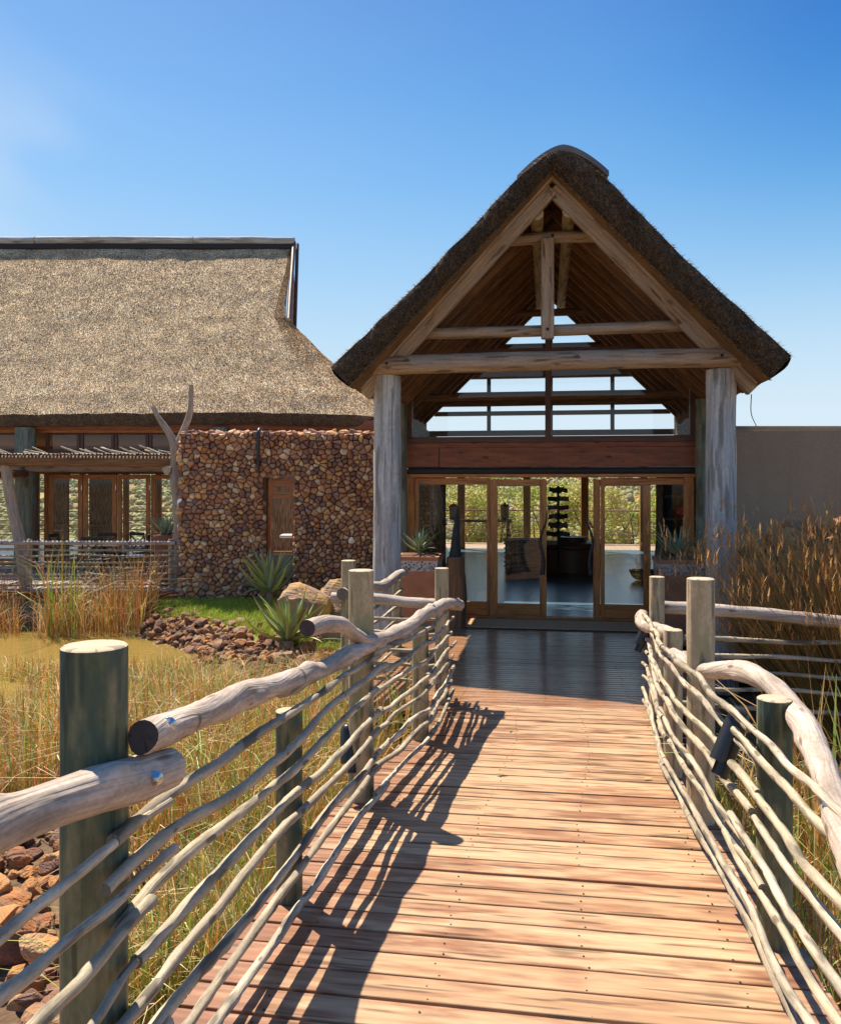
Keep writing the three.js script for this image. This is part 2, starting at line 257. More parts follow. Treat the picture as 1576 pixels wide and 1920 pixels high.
/* ---------- terrain and water ---------- */
const WATER = -.55;
function terrain(x, d) {
  let h = -.42;
  h = mix(h, -.14, smooth(11.2, 14.2, d + (x + 1) * .35) * smooth(-5.6, -4.4, x));
  const e = Math.hypot((x + 8.2) / 5.0, (d - 11.6) / 3.7);
  h = mix(-1.05, h, smooth(.72, 1.12, e));
  if (d > 14.8 && x < -4) h = Math.max(h, mix(h, -.2, smooth(14.9, 15.6, d)));
  h = mix(h, -.55, smooth(6.5, 4, d) * smooth(-.6, -1.4, x));
  h += .10 * (n3(x * .9 + 40, 3, d * .9) - .5) + .05 * (n3(x * 2.7, 9, d * 2.7) - .5);
  const under = smooth(14.6, 15.4, d) * smooth(29, 27, d);
  h = mix(h, -.16, under);
  if (d > 27) h = mix(h, -1.3 + .35 * (n3(x * .2, 1, d * .2) - .5), smooth(27, 33, d));
  if (d > 34) h += Math.max(0, d - 36) * .030 * (1 - smooth(120, 700, d) * .62) * (.72 + .55 * n3(x * .006 + 3, 5, d * .004) + .25 * smooth(-50, 60, x));
  return h;
}
{
  const lines = (dense0, dense1, step, far0, far1) => { const a = []; for (let x = dense0; x <= dense1 + 1e-6; x += step) a.push(x); let s = step, x = dense1; while (x < far1) { s *= 1.13; x += s; a.push(x); } s = step; x = dense0; while (x > far0) { s *= 1.13; x -= s; a.unshift(x); } return a; };
  const xs = lines(-11, 6, .16, -900, 900), ds = lines(0, 17, .16, -300, 1400), pos = [], uv = [], idx = [], col = [];
  for (const d of ds) for (const x of xs) {
    pos.push(x, terrain(x, d), -d); uv.push(x, d);
    let c = [1, 1, 1]; if (x > -4.8 && x < -.2 && d < 15.6 && d > mix(14.5, 11.15, (x + 4.6) / 4)) c = [.9, 1.25, .35];
    if (d > 26) { const t = smooth(27, 34, d), q = n3(x * .11, 4, d * .11) * .5 + n3(x * .4, 8, d * .4) * .3 + n3(x * .02, 2, d * .02) * .4; c = L3(c, L3([1.5, 1.45, .85], [2.0, 1.8, 1.05], smooth(.3, .9, q)), t); }
    col.push(...c);
  }
  const n = xs.length; for (let j = 0; j < ds.length - 1; j++) for (let i = 0; i < n - 1; i++) { const a = j * n + i; idx.push(a, a + 1, a + n, a + 1, a + n + 1, a + n); }
  const g = finish(pos, uv, idx, col);
  structure('ground', g, mat({ map: soilT, vertexColors: true, bumpMap: tex(256, 256, 1.5, 1.5, (u, v) => [fbm(u, v, 14, 14, 750, 5)], false), bumpScale: .05, roughness: 1 }));
  const w = new THREE.CircleGeometry(1, 48); w.rotateX(-Math.PI / 2); w.scale(5.9, 1, 4.6); w.translate(-8.2, WATER, -11.6); planarUV(w, 'x', 'z');
  structure('pond_water', w, M.water);
}

/* ---------- deck: bridge and porch, board by board ---------- */
const leftLine = [[1.0, -.86], [2.0, -.77], [3.466, -.541], [4.72, -.323], [6.05, .0], [7.4, .187]], rightLine = [[1.0, 1.02], [2.4, 1.16], [3.09, 1.273], [4.37, 1.442], [5.19, 1.56], [6.9, 1.935], [7.4, 2.0]];
const along = (L, d) => { if (d <= L[0][0]) return L[0][1] + (d - L[0][0]) * (L[1][1] - L[0][1]) / (L[1][0] - L[0][0]); for (let i = 0; i < L.length - 1; i++) if (d <= L[i + 1][0]) return mix(L[i][1], L[i + 1][1], (d - L[i][0]) / (L[i + 1][0] - L[i][0])); const a = L[L.length - 2], b = L[L.length - 1]; return b[1] + (d - b[0]) * (b[1] - a[1]) / (b[0] - a[0]); };
const SL = -.19;                                   // boards lie square to the walk: d falls to the right
function boardGeo(c, th, bev, uvf) {   // c: four top corners (near-left, near-right, far-right, far-left)
  const up = V(0, 1, 0), ctr = c.reduce((a, p) => a.add(p), V(0, 0, 0)).multiplyScalar(.25), pos = [], uv = [], idx = [];
  const rings = [c.map((p) => p.clone().addScaledVector(up, -th)), c.map((p) => p.clone().addScaledVector(up, -bev)), c.map((p, i) => { const inn = c[[3, 2, 1, 0][i]].clone().sub(p).normalize(); return p.clone().addScaledVector(inn, bev); })];
  const quad = (a, b, cc, d) => { const k = pos.length / 3; for (const p of [a, b, cc, d]) { pos.push(p.x, p.y, p.z); uv.push(...uvf(p)); } idx.push(k, k + 1, k + 2, k, k + 2, k + 3); };
  quad(...rings[2]);
  for (let r = 0; r < 2; r++) for (let i = 0; i < 4; i++) { const j = (i + 1) % 4; quad(rings[r][i], rings[r][j], rings[r + 1][j], rings[r + 1][i]); }
  return finish(pos, uv, idx);
}
{
  const deck = new THREE.Group(); deck.name = 'boardwalk'; deck.userData.kind = 'structure'; scene.add(deck);
  const rnd = rngOf(21);
  // bridge boards
  const N = 46, dEnd = 7.42; // distance along the left side, from the joint towards the camera
  for (let i = 0; i < N; i++) {
    const d1 = dEnd - i * PW, d0 = d1 - PW + .015; const tilt = rr(-.002, .002, rnd), lift = rr(-.0015, .0025, rnd), jl = rr(0, .03, rnd), jr = rr(0, .04, rnd);
    const edge = (dl) => { let xl = along(leftLine, dl) - .10 - jl, dr = dl; for (let k = 0; k < 4; k++) dr = dl + SL * (along(rightLine, dr) - xl); return [xl, dl, along(rightLine, dr) + .10 + jr, dr]; };
    const a = edge(d0), b = edge(d1); const q = (x, d) => D(x, d, lift + tilt * x);
    const g = boardGeo([q(a[0], a[1]), q(a[2], a[3]), q(b[2], b[3]), q(b[0], b[1])], .04, .0022, (p) => { const t = clamp((-p.z - (mix(a[1], a[3], (p.x - a[0]) / (a[2] - a[0])))) / PW); return [p.x - mix(a[0], -.2, .0) + .12, (i + .06 + .88 * t) * PW]; });
    const m = part(deck, 'plank', g, M.deck);
  }
  // patch pieces of two short boards by the right railing at the joint
  // porch boards
  const pw = .114, vs = -2.36, n = Math.ceil((2.93 - vs) / pw);
  for (let i = 0; i < n; i++) {
    const v0 = vs + i * pw, v1 = Math.min(2.93, v0 + pw - .015), o = rr(0, 5, rnd), o2 = rr(0, 5, rnd), lift = rr(-.001, .002, rnd);
    const y = (p) => { p.y = deckY(-p.z) + lift; return p; };
    const uL = .62, uR = v0 < 1.2 ? 3.95 : 4.75;
    const g = boardGeo([y(B(uL, v0)), y(B(uR, v0)), y(B(uR, v1)), y(B(uL, v1))], .04, .004, (p) => [p.x + o, -p.z + o2]);
    part(deck, 'plank', g, M.porch);
  }
  // joists below, seen through the gaps
  const js = []; for (let k = 0; k < 4; k++) { const a = D(along(leftLine, 1) + .15 + k * .5, 1, -.13), b = D(along(leftLine, 7.3) + .15 + k * .5, 7.3, -.13); const g = box(.07, .16, a.distanceTo(b)); const o = new THREE.Object3D(); o.position.copy(a).lerp(b, .5); o.lookAt(b); o.updateMatrix(); js.push(g.applyMatrix4(o.matrix)); }
  part(deck, 'joist', merge(js), M.joist);
  const pj = []; for (let u = .7; u < 3.95; u += .6) { const a = B(u, -2.2, -.12), b = B(u, 2.9, -.12); const g = box(.07, .15, a.distanceTo(b)); const o = new THREE.Object3D(); o.position.copy(a).lerp(b, .5); o.lookAt(b); o.updateMatrix(); pj.push(g.applyMatrix4(o.matrix)); }
  part(deck, 'joist', merge(pj), M.joist);
  // screw heads along the joists
  const sc = new THREE.CylinderGeometry(.0045, .0045, .0012, 6), list = [];
  for (let i = 0; i < N; i++) for (let k = 0; k < 4; k++) for (const s of [.03, PW - .04]) { const x = along(leftLine, dEnd - i * PW) + .15 + k * .5 + rr(-.015, .015, rnd), xl = along(leftLine, dEnd - i * PW) - .1; const dl = dEnd - i * PW - PW + s + SL * (x - xl); const p = D(x, dl, .0015); list.push(sc.clone().translate(p.x, p.y, p.z)); }
  for (let i = 0; i < n; i++) for (let k = 0; k < 5; k++) { const p = B(1.0 + k * .75 + rr(-.012, .012, rnd), vs + (i + .45) * pw); p.y = deckY(-p.z) + .0015; list.push(sc.clone().scale(1.8, 1, 1.8).translate(p.x, p.y, p.z)); }
  stuffPart(deck, 'screw_heads', merge(list), mat({ color: [.08, .07, .06], metalness: .6, roughness: .5 }));
  // door mat
  const dm = thing('door_mat', 'wide brown coir mat lying before the glass doors', 'door mat'); inHall(dm);
  part(dm, 'pile', box(3.3, .016, .72, 2.75, .012, -2.36, .006), M.mat); part(dm, 'edging', merge([box(3.36, .008, .04, 2.75, .008, -1.98), box(3.36, .008, .04, 2.75, .008, -2.74)]), M.blackMatte);
}

/* ---------- railings ---------- */
function post(parent, base, h, r, m, o = {}) { const t = base.clone(); t.y += h; const b = base.clone(); b.y -= o.down ?? .5; t.x += o.lean ?? 0; return addLimb(parent, 'post', [b, b.clone().lerp(t, .5), t], (q) => r * (1.03 - .04 * q), m, { sides: 18, seg: 14, rough: o.rough ?? .035, freq: 4, seed: o.seed ?? 1, ends: [0, 1], label: o.label }); }
function bolt(parent, p, dir, s = 1) { const g = new THREE.LatheGeometry([[0, .013], [.008, .012], [.011, .004], [.018, .003], [.018, 0]].map(([a, b]) => new THREE.Vector2(a * s, b * s)), 10); const o = part(parent, 'bolt', g, M.steel); o.position.copy(p); o.quaternion.setFromUnitVectors(V(0, 1, 0), dir.clone().normalize()); return o; }
const rodRnd = rngOf(55);
function rods(parent, line, d0, d1, off, mats, o = {}) {   // one bay of sticks, from depth d0 to d1, on the walking side of the posts
  const hs = o.heights ?? [.83, .72, .61, .50, .39, .28, .17, .065];
  hs.forEach((h, i) => {
    const pts = [], sp = Math.min(1, (d1 - d0) / 2.4), n = o.n ?? 9, ph = rr(0, 9, rodRnd), a0 = d0 + rr(-.12, .10, rodRnd), a1 = d1 + rr(-.10, .14, rodRnd), w = rr(.006, .013, rodRnd);
    for (let k = 0; k <= n; k++) { const t = k / n, d = mix(a0, a1, t), x = along(line, d) + off + .012 * (n3(ph + t * 6 * sp, i, 2) - .5) * 2 + (i % 2 ? .012 : -.004); pts.push(D(x, d, Math.max(.03, h + w * 2 * (n3(t * 5.5 * sp + ph, i * 3, 5) - .5) * 2 + (o.drift ?? 0) * (t - .5) + .012 * (n3(t * 14 * sp + ph, i, 8) - .5)))); }
    const r0 = rr(.0135, .0185, rodRnd), r1 = r0 * rr(.75, .98, rodRnd); const flip = rodRnd() < .5;
    addLimb(parent, 'rod', pts, flip ? [r1, r0] : [r0, r1], mats[Math.floor(rodRnd() * mats.length)], { sides: 9, seg: 60, rough: .20, freq: 17, knobs: 9, seed: i + Math.floor(ph * 10), end: midEnd });
  });
}
{ // left railing of the bridge
  const g = thing('pole_railing', 'crooked pole railing along the left side of the boardwalk', 'railing');
  post(g, D(-.775, 2.0), 1.245, .077, M.post[0], { seed: 2, label: 'thick dark green post nearest the camera', down: .9 });
  post(g, D(-.541, 3.466), .775, .055, M.post[0], { seed: 3, down: .9 });
  post(g, D(-.335, 4.74), 1.29, .071, M.post[1], { seed: 4, down: .8 });
  post(g, D(.0, 6.08), .83, .060, M.post[1], { seed: 5, down: .7 });
  post(g, D(.187, 7.36), 1.18, .062, M.post[2], { seed: 6, down: .6 });
  const sh = 0;
  addLimb(g, 'handrail', [P(318, 1440, 2.13), P(240, 1463, 1.98), P(150, 1492, 1.80), P(0, 1548, 1.55), P(-260, 1640, 1.2)], (t) => .049 + .003 * Math.sin(t * 9), M.rail, { sides: 18, seg: 40, rough: .06, freq: 7, seed: 11, knobs: 4, end: midEnd });
  addLimb(g, 'handrail', [P(270, 1382, 1.99), P(320, 1364, 2.2), P(400, 1330, 2.62), P(470, 1300, 3.0), P(540, 1279, 3.45), P(610, 1252, 3.95), P(660, 1225, 4.4), P(712, 1203, 4.85)], (t) => .040 + .006 * Math.sin(t * 3.1) + .003 * Math.sin(t * 26), M.rail, { sides: 18, seg: 70, rough: .14, freq: 8, seed: 12, knobs: 16, end: [darkEnd, midEnd] });
  addLimb(g, 'handrail', [P(576, 1178, 3.95), P(612, 1169, 4.15), P(640, 1172, 4.3), P(664, 1190, 4.48), P(686, 1204, 4.65), P(708, 1200, 4.82), P(735, 1190, 5.2), P(765, 1176, 5.65), P(790, 1156, 6.1), P(815, 1142, 6.6), P(840, 1131, 7.05), P(862, 1134, 7.42)], (t) => .039 + .008 * smooth(.15, .4, t) + .003 * Math.sin(t * 31), M.rail, { sides: 16, seg: 80, rough: .13, freq: 9, seed: 13, knobs: 16, end: [darkEnd, midEnd] });
  bolt(g, P(292, 1459, 1.99), V(.55, .1, 1)); bolt(g, P(317, 1358, 2.09), V(.5, .2, 1)); bolt(g, P(731, 1188, 5.08), V(.5, .2, 1)); bolt(g, P(812, 1138, 6.45), V(.5, .3, 1));
  rods(g, leftLine, .75, 2.12, .095, M.rod); rods(g, leftLine, 1.95, 4.86, .085, M.rod, { n: 14 }); rods(g, leftLine, 4.62, 6.25, .08, M.rod, { drift: -.02 }); rods(g, leftLine, 5.95, 7.55, .08, M.rod);
}
{ // right railing of the bridge
  const g = thing('pole_railing', 'crooked pole railing along the right side of the boardwalk', 'railing');
  post(g, D(1.30, 3.09), .90, .062, M.post[0], { seed: 7, down: .8 });
  post(g, D(1.455, 4.37), 1.265, .070, M.post[2], { seed: 8, down: .8, label: 'thick pale brown post rising above the handrail' });
  post(g, D(1.56, 5.2), .90, .056, M.post[2], { seed: 9, down: .7 });
  post(g, D(1.945, 6.92), 1.13, .062, M.post[2], { seed: 10, down: .6 });
  post(g, D(1.13, 1.75), .93, .064, M.post[0], { seed: 14, down: .9 });
  addLimb(g, 'handrail', [P(1262, 1226, 5.02), P(1278, 1240, 4.8), P(1305, 1254, 4.45), P(1340, 1257, 4.15), P(1385, 1256, 3.88), P(1422, 1270, 3.62), P(1455, 1294, 3.38), P(1485, 1330, 3.12), P(1512, 1372, 2.85), P(1538, 1432, 2.55), P(1558, 1490, 2.3), P(1584, 1566, 2.05), P(1640, 1680, 1.75)], (t) => .038 + .005 * smooth(0, .4, t) + .003 * Math.sin(t * 21), M.rail, { sides: 18, seg: 90, rough: .13, freq: 8, seed: 21, knobs: 16, end: midEnd });
  addLimb(g, 'handrail', [P(1203, 1152, 7.25), P(1201, 1165, 7.1), P(1208, 1174, 6.85), P(1228, 1178, 6.3), P(1250, 1186, 5.7), P(1268, 1196, 5.22)], (t) => .045 + .003 * Math.sin(t * 20), M.rail, { sides: 16, seg: 50, rough: .13, freq: 9, seed: 22, knobs: 8, end: midEnd });
  bolt(g, P(1554, 1512, 2.16), V(-.6, .3, 1)); bolt(g, P(1255, 1232, 4.95), V(-.9, .1, .6), .9);
  rods(g, rightLine, .9, 3.3, -.085, M.rodR, { n: 12 }); rods(g, rightLine, 3.0, 5.3, -.08, M.rodR, { n: 12 }); rods(g, rightLine, 5.05, 7.1, -.08, M.rodR);
}
function levelRods(g, a, b, hs, mats, seed, rad = .017) { hs.forEach((h, i) => { const pts = []; for (let k = 0; k <= 9; k++) { const t = k / 9, p = a.clone().lerp(b, t); p.y = mix(a.y, b.y, t) + h + .022 * (n3(t * 4 + seed, i * 2.3, 1) - .5) * 2; p.z += .02 * (n3(t * 4 + seed, i, 6) - .5); pts.push(p); } addLimb(g, 'rod', pts, [rad * rr(.85, 1.15, rodRnd), rad * rr(.75, 1, rodRnd)], mats[i % mats.length], { sides: 7, seg: 24, rough: .15, freq: 14, seed: i + seed, end: midEnd }); }); }
{ // porch railings
  const g = thing('pole_railing', 'low pole railing at the left front corner of the porch', 'railing');
  const pc = B(.76, -2.30); pc.y = deckY(-pc.z); post(g, pc, 1.24, .066, M.post[1], { seed: 31, down: .6 });
  const pe = B(.78, .05); post(g, pe, .88, .055, M.post[1], { seed: 32 });
  addLimb(g, 'handrail', [B(.60, -2.27, .98), B(1.0, -2.27, .98), B(1.3, -2.27, .955), B(1.78, -2.27, .94)], [.052, .046], M.rail, { sides: 14, seg: 24, rough: .08, freq: 8, seed: 33, end: midEnd });
  addLimb(g, 'handrail', [B(.74, -2.45, 1.04), B(.76, -1.6, 1.0), B(.80, -.9, .93), B(.86, -.3, .98), B(.84, .2, .95)], .052, M.rail, { sides: 14, seg: 30, rough: .1, freq: 8, seed: 34, end: midEnd });
  levelRods(g, B(.72, -2.22, .09), B(1.66, -2.22, .09), [.72, .58, .44, .30, .16], M.rod, 3);
  levelRods(g, B(.80, -2.3, .05), B(.84, .1, 0), [.75, .6, .45, .3, .15], M.rod, 4);
  const q = thing('pole_railing', 'low pole railing running right from the porch front past the rushes', 'railing');
  const e1 = B(5.35, -2.42); post(q, e1, .95, .06, M.post[2], { seed: 41 });
  addLimb(q, 'handrail', [B(3.42, -2.42, .985), B(4.1, -2.42, .955), B(4.8, -2.43, .90), B(5.6, -2.44, .88)], (t) => .052 + .003 * Math.sin(t * 15), M.rail, { sides: 16, seg: 30, rough: .09, freq: 8, seed: 42, end: midEnd });
  levelRods(q, B(3.4, -2.38, .09), B(5.5, -2.38, .03), [.66, .52, .38, .24, .10], M.rodR, 5, .02);
}
/* path lamps clipped to the railings: short hooded black cylinders */
function pathLamp(p, dirAim, s, label) {
  const g = thing('path_lamp', label, 'lamp', 'hooded black path lamps on the railings'); g.position.copy(p); g.scale.setScalar(s);
  const q = new THREE.Quaternion().setFromUnitVectors(V(0, -1, 0), dirAim.clone().normalize());
  const prof = [[0, .125], [.022, .122], [.036, .110], [.043, .088], [.045, .05], [.045, -.10], [.041, -.10], [.041, .05], [0, .07]].map(([a, b]) => new THREE.Vector2(a, b));
  const h = part(g, 'housing', new THREE.LatheGeometry(prof, 22), M.black); h.quaternion.copy(q);
  const hood = new THREE.CylinderGeometry(.047, .047, .17, 16, 1, true, 0, Math.PI); const hd = part(g, 'hood', hood, M.black); hd.position.copy(V(0, -.07, 0).applyQuaternion(q)); hd.quaternion.copy(q);
  const l = part(g, 'lens', new THREE.CircleGeometry(.04, 16).rotateX(Math.PI / 2), mat({ color: [.25, .25, .24], roughness: .2 })); l.position.copy(V(0, -.06, 0).applyQuaternion(q)); l.quaternion.copy(q);
  part(g, 'bracket', new THREE.TubeGeometry(new THREE.CatmullRomCurve3([V(.02, .0, -.02), V(.055, -.02, -.05), V(.08, -.03, -.07)]), 8, .008, 6), M.black);
}
pathLamp(P(1368, 1384, 3.35), V(-.42, -.9, .1), 1.0, 'glossy black path lamp on the right railing, nearest the camera');
pathLamp(P(1206, 1188, 6.95), V(-.45, -.9, .1), 1.0, 'black path lamp at the porch end of the right railing');
pathLamp(P(652, 1398, 4.72), V(.05, -1, .35), .95, 'black path lamp on the far side of the left railing');

/* ---------- entrance hall ---------- */
const U = (u, y, v) => V(u, y, -v);
const UC = 2.575;
function strawTufts(parent, name, n, place, len, rad, cols, seed, m) {   // short straw ends; place(rnd) gives [position, direction]
  const g = new THREE.ConeGeometry(rad, 1, 3, 1, true); g.translate(0, .5, 0);
  const im = new THREE.InstancedMesh(g, m, n), rnd = rngOf(seed), o = new THREE.Object3D(), c = new THREE.Color(); im.name = name; im.userData.kind = 'stuff';
  for (let i = 0; i < n; i++) { const [p, d] = place(rnd); o.position.copy(p); o.quaternion.setFromUnitVectors(V(0, 1, 0), d.normalize()); const l = len * rr(.6, 1.4, rnd); o.scale.set(rr(.7, 1.4, rnd), l, rr(.7, 1.4, rnd)); o.updateMatrix(); im.setMatrixAt(i, o.matrix); const q = cols[Math.floor(rnd() * cols.length)], k = rr(.7, 1.3, rnd); im.setColorAt(i, c.setRGB(q[0] * k, q[1] * k, q[2] * k)); }
  parent.add(im); return im;
}
M.strawEnd = mat({ color: [1, 1, 1], roughness: 1 });
{
  const hall = inHall(thing('entrance_hall', 'thatched entrance hall with open timber gable and glass doors', 'building'));
  const UK = UC + .07, yOut = (u) => 5.86 - Math.sqrt(Math.pow((u - UK) * (u < UK ? .945 : .985), 2) + .24 * .24) + .02 * Math.sin((u - UC) * 2.1 + 1), yIn = (u) => 5.43 - .98 * Math.abs(u - UC);
  const vF = (u) => -.34 * (1 - Math.abs(u - UC) / UC) , VB = 5.7;
  const roofPos = (s, t) => { // s across, t along
    const u = s * 5.15, v = mix(vF(u), VB, t); const k = .05 * (n3(u * 1.3, 1, v * 1.3) - .5) + .03 * (n3(u * 5, 2, v * 5) - .5); return U(u, yOut(u) + k, v);
  };
  const grid = (f, a, b) => { const pos = [], uv = [], idx = []; for (let i = 0; i <= a; i++) for (let j = 0; j <= b; j++) { const [p, q] = f(i / a, j / b); pos.push(p.x, p.y, p.z); uv.push(q[0], q[1]); } for (let i = 0; i < a; i++) for (let j = 0; j < b; j++) { const k = i * (b + 1) + j; idx.push(k, k + b + 1, k + 1, k + 1, k + b + 1, k + b + 2); } return finish(pos, uv, idx); };
  const roof = part(hall, 'thatch_roof', grid((s, t) => { const p = roofPos(s, t); return [p, [t * 6, s * 7]]; }, 60, 40), M.thatch);
  // the cut verge at the front, rounded from the outer edge to the soffit
  const uIn = (s) => mix(.24, 4.91, s);
  const verge = (s, t) => { const o = roofPos(s, 0), i = U(uIn(s), yIn(uIn(s)), vF(uIn(s)) + .03); const p = o.lerp(i, t); p.z += .05 * Math.sin(t * Math.PI) + .05 * (n3(p.x * 9, p.y * 9, 3) - .5); return p; };
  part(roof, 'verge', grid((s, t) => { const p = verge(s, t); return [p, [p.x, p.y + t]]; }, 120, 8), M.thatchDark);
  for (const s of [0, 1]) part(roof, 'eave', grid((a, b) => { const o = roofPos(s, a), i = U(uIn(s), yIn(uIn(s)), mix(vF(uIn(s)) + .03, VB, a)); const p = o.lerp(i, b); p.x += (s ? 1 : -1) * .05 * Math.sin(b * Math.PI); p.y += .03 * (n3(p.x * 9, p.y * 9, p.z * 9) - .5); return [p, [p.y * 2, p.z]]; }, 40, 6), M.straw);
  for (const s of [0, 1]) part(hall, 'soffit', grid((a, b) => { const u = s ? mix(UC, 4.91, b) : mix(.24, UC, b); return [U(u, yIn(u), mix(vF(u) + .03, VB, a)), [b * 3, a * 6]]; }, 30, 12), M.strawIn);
  strawTufts(roof, 'straw_ends', 9000, (r) => { const s = r(), t = Math.pow(r(), .8); const p = verge(s, t); return [p, V((s < .5 ? -.5 : .5) * r(), -.35 + r() * .6, 1)]; }, .04, .003, [[.07, .045, .026], [.12, .077, .046], [.18, .12, .07], [.05, .03, .019]], 61, M.strawEnd);
  strawTufts(roof, 'straw_ends', 2600, (r) => { const s = r(), p = verge(s, .95 + r() * .05); return [p, V((s < .5 ? -.35 : .35), -.5 * r() - .1, 1)]; }, .07, .003, [[.30, .17, .07], [.22, .12, .05], [.38, .24, .11]], 62, M.strawEnd);
  strawTufts(roof, 'straw_ends', 9000, (r) => { const s = r(), t = r() * r(); const p = roofPos(s, t); return [p, V((s < .5 ? -.7 : .7), -.25 + .9 * r(), .3 * r())]; }, .045, .003, [[.34, .24, .15], [.24, .165, .10], [.15, .10, .06]], 63, M.strawEnd);
  // ridge cap, set back from the verge
  { const pos = [], uv = [], idx = []; const n = 22; for (let j = 0; j <= 6; j++) for (let i = 0; i <= n; i++) { const a = mix(-.52, .52, i / n), v = mix(.12, 5.75, j / 6); const y = 5.90 - .31 * Math.pow(Math.abs(a) / .5, 1.6); pos.push(UK + .05 + a, y, -v); uv.push(a, v); } for (let j = 0; j < 6; j++) for (let i = 0; i < n; i++) { const k = j * (n + 1) + i; idx.push(k, k + 1, k + n + 1, k + 1, k + n + 2, k + n + 1); }
    const g = finish(pos, uv, idx), front = []; const p2 = [], u2 = [], i2 = []; for (let i = 0; i <= n; i++) { const a = mix(-.52, .52, i / n), y = 5.90 - .31 * Math.pow(Math.abs(a) / .5, 1.6); p2.push(UK + .05 + a, y, -.12, UK + .05 + a, y - .07, -.12); u2.push(a, y, a, y - .07); } for (let i = 0; i < n; i++) i2.push(2 * i, 2 * i + 1, 2 * i + 2, 2 * i + 1, 2 * i + 3, 2 * i + 2);
    part(roof, 'ridge_cap', merge([g, finish(p2, u2, i2)]), M.cement); }
  // barge rafters in the leaning front plane, and the battens above them
  const slab = (u0, u1, drop, th, v, wz, m, name, off) => { // a timber following the roof line between u0 and u1
    const a = U(u0, yIn(u0) - drop, v(u0)), b = U(u1, yIn(u1) - drop, v(u1)); const L = a.distanceTo(b); const g = box(L, th, wz, 0, 0, 0, .012, off); const o = new THREE.Object3D(); const dx = b.clone().sub(a).normalize(); const zz = V(0, 0, 1).addScaledVector(dx, -dx.z).normalize(), yy = new THREE.Vector3().crossVectors(zz, dx); o.quaternion.setFromRotationMatrix(new THREE.Matrix4().makeBasis(dx, yy, zz)); o.position.copy(a).lerp(b, .5); o.updateMatrix(); return part(hall, name, g.applyMatrix4(o.matrix), m); };
  const vR = (u) => .56 - .66 * (1 - Math.abs(u - UC) / UC), vT = (u) => vR(u) - .06;
  slab(.26, UC + .0, -.025, .09, vT, .10, M.truss, 'batten', 1.3); slab(UC + .0, 4.90, -.025, .09, vT, .10, M.truss, 'batten', 2.9);
  slab(.30, UC - .002, .10, .175, vR, .09, M.truss, 'barge_rafter', .4); slab(UC + .002, 4.86, .10, .175, vR, .09, M.truss, 'barge_rafter', 3.1);
  for (const v of [.75, 1.25, 1.75, 2.25, 2.72, 3.4, 3.9, 4.4, 4.9, 5.4]) for (const s of [0, 1]) slab(s ? UC + .01 : .30, s ? 4.85 : UC - .01, .085, .12, () => v, .07, M.rafter, 'rafter', v * 1.7 + s);
  for (let k = 0; k < 8; k++) for (const s of [0, 1]) { const u = s ? 4.7 - k * .28 : .45 + k * .28; part(hall, 'purlin', box(.045, .04, 5.2, u, yIn(u) - .03, -3.05, 0, k + s * 9), M.rafter); }
  // front truss
  const T = .5;
  addLimb(hall, 'tie_beam', [U(.42, 3.44, T - .14), U(2.5, 3.455, T - .14), U(4.72, 3.45, T - .14)], [.118, .112], M.truss, { sides: 20, seg: 20, rough: .03, freq: 3, seed: 3, end: endGrain });
  addLimb(hall, 'crossbar', [U(.80, 3.84, T + .02), U(2.6, 3.84, T + .02), U(4.30, 3.86, T + .02)], [.068, .072], M.truss, { sides: 14, seg: 16, rough: .04, freq: 3, seed: 5 });
  addLimb(hall, 'collar', [U(1.92, 4.93, T), U(2.6, 4.945, T), U(3.28, 4.93, T)], .072, M.truss, { sides: 14, seg: 12, rough: .04, freq: 4, seed: 7 });
  part(hall, 'king_post', box(.155, 1.20, .10, UC - .05, 4.32, -(T - .085), .02, .7), M.truss);
  for (const [u, y] of [[UC - .05, 3.83], [UC + .01, 4.95], [.62, 3.45], [4.47, 3.46]]) { const o = part(hall, 'bolt', new THREE.CylinderGeometry(.018, .018, .02, 10).rotateX(Math.PI / 2), M.blackMatte); o.position.copy(U(u, y, y > 4.5 ? T - .075 : y < 3.6 ? T - .255 : T - .14)); }
  for (const du of [-.17, .19]) addLimb(hall, 'ridge_pole', [U(UC + du, 5.085, du < 0 ? .0 : -.04), U(UC + du, 5.085, 5.6)], .076, M.post[1], { sides: 14, seg: 14, rough: .04, freq: 4, seed: 8 });
  // columns
  addLimb(hall, 'column', [U(.56, -.4, T), U(.58, 1.5, T), U(.58, 3.325, T)], [.172, .165], M.column, { sides: 24, seg: 26, rough: .035, freq: 2.2, seed: 9, ends: [0, 1] });
  addLimb(hall, 'column', [U(4.53, -.4, T), U(4.51, 1.5, T), U(4.51, 3.325, T)], [.182, .165], M.column, { sides: 24, seg: 26, rough: .04, freq: 2.2, seed: 15, ends: [0, 1] });
  addLimb(hall, 'wall_post', [U(.36, -.3, 2.72), U(.36, 3.2, 2.72)], .10, M.greenPole, { sides: 14, seg: 14, rough: .06, freq: 4, seed: 16 });
  addLimb(hall, 'wall_post', [U(4.70, -.3, 2.72), U(4.70, 3.2, 2.72)], .10, M.greenPole, { sides: 14, seg: 14, rough: .06, freq: 4, seed: 17 });
  // glazed front at v = 2.97
  const vf = 2.97, fz = (w, h, u, y, dz = 0, dep = .10, bev = .006, off = 0) => box(w, h, dep, u, y, -(vf + dz), bev, off || u * 1.7 + y);
  part(hall, 'head_board', fz(4.24, .30, 2.53, 2.40, -.02, .05), M.panel); part(hall, 'head_board', fz(4.24, .076, 2.53, 2.582, -.026, .07), M.panel);
  part(hall, 'head_board', fz(.5, .30, .66, 2.402, -.026, .05), M.panel);
  part(hall, 'head_joint', fz(.006, .30, .915, 2.40, -.05, .012, 0), M.blackMatte);
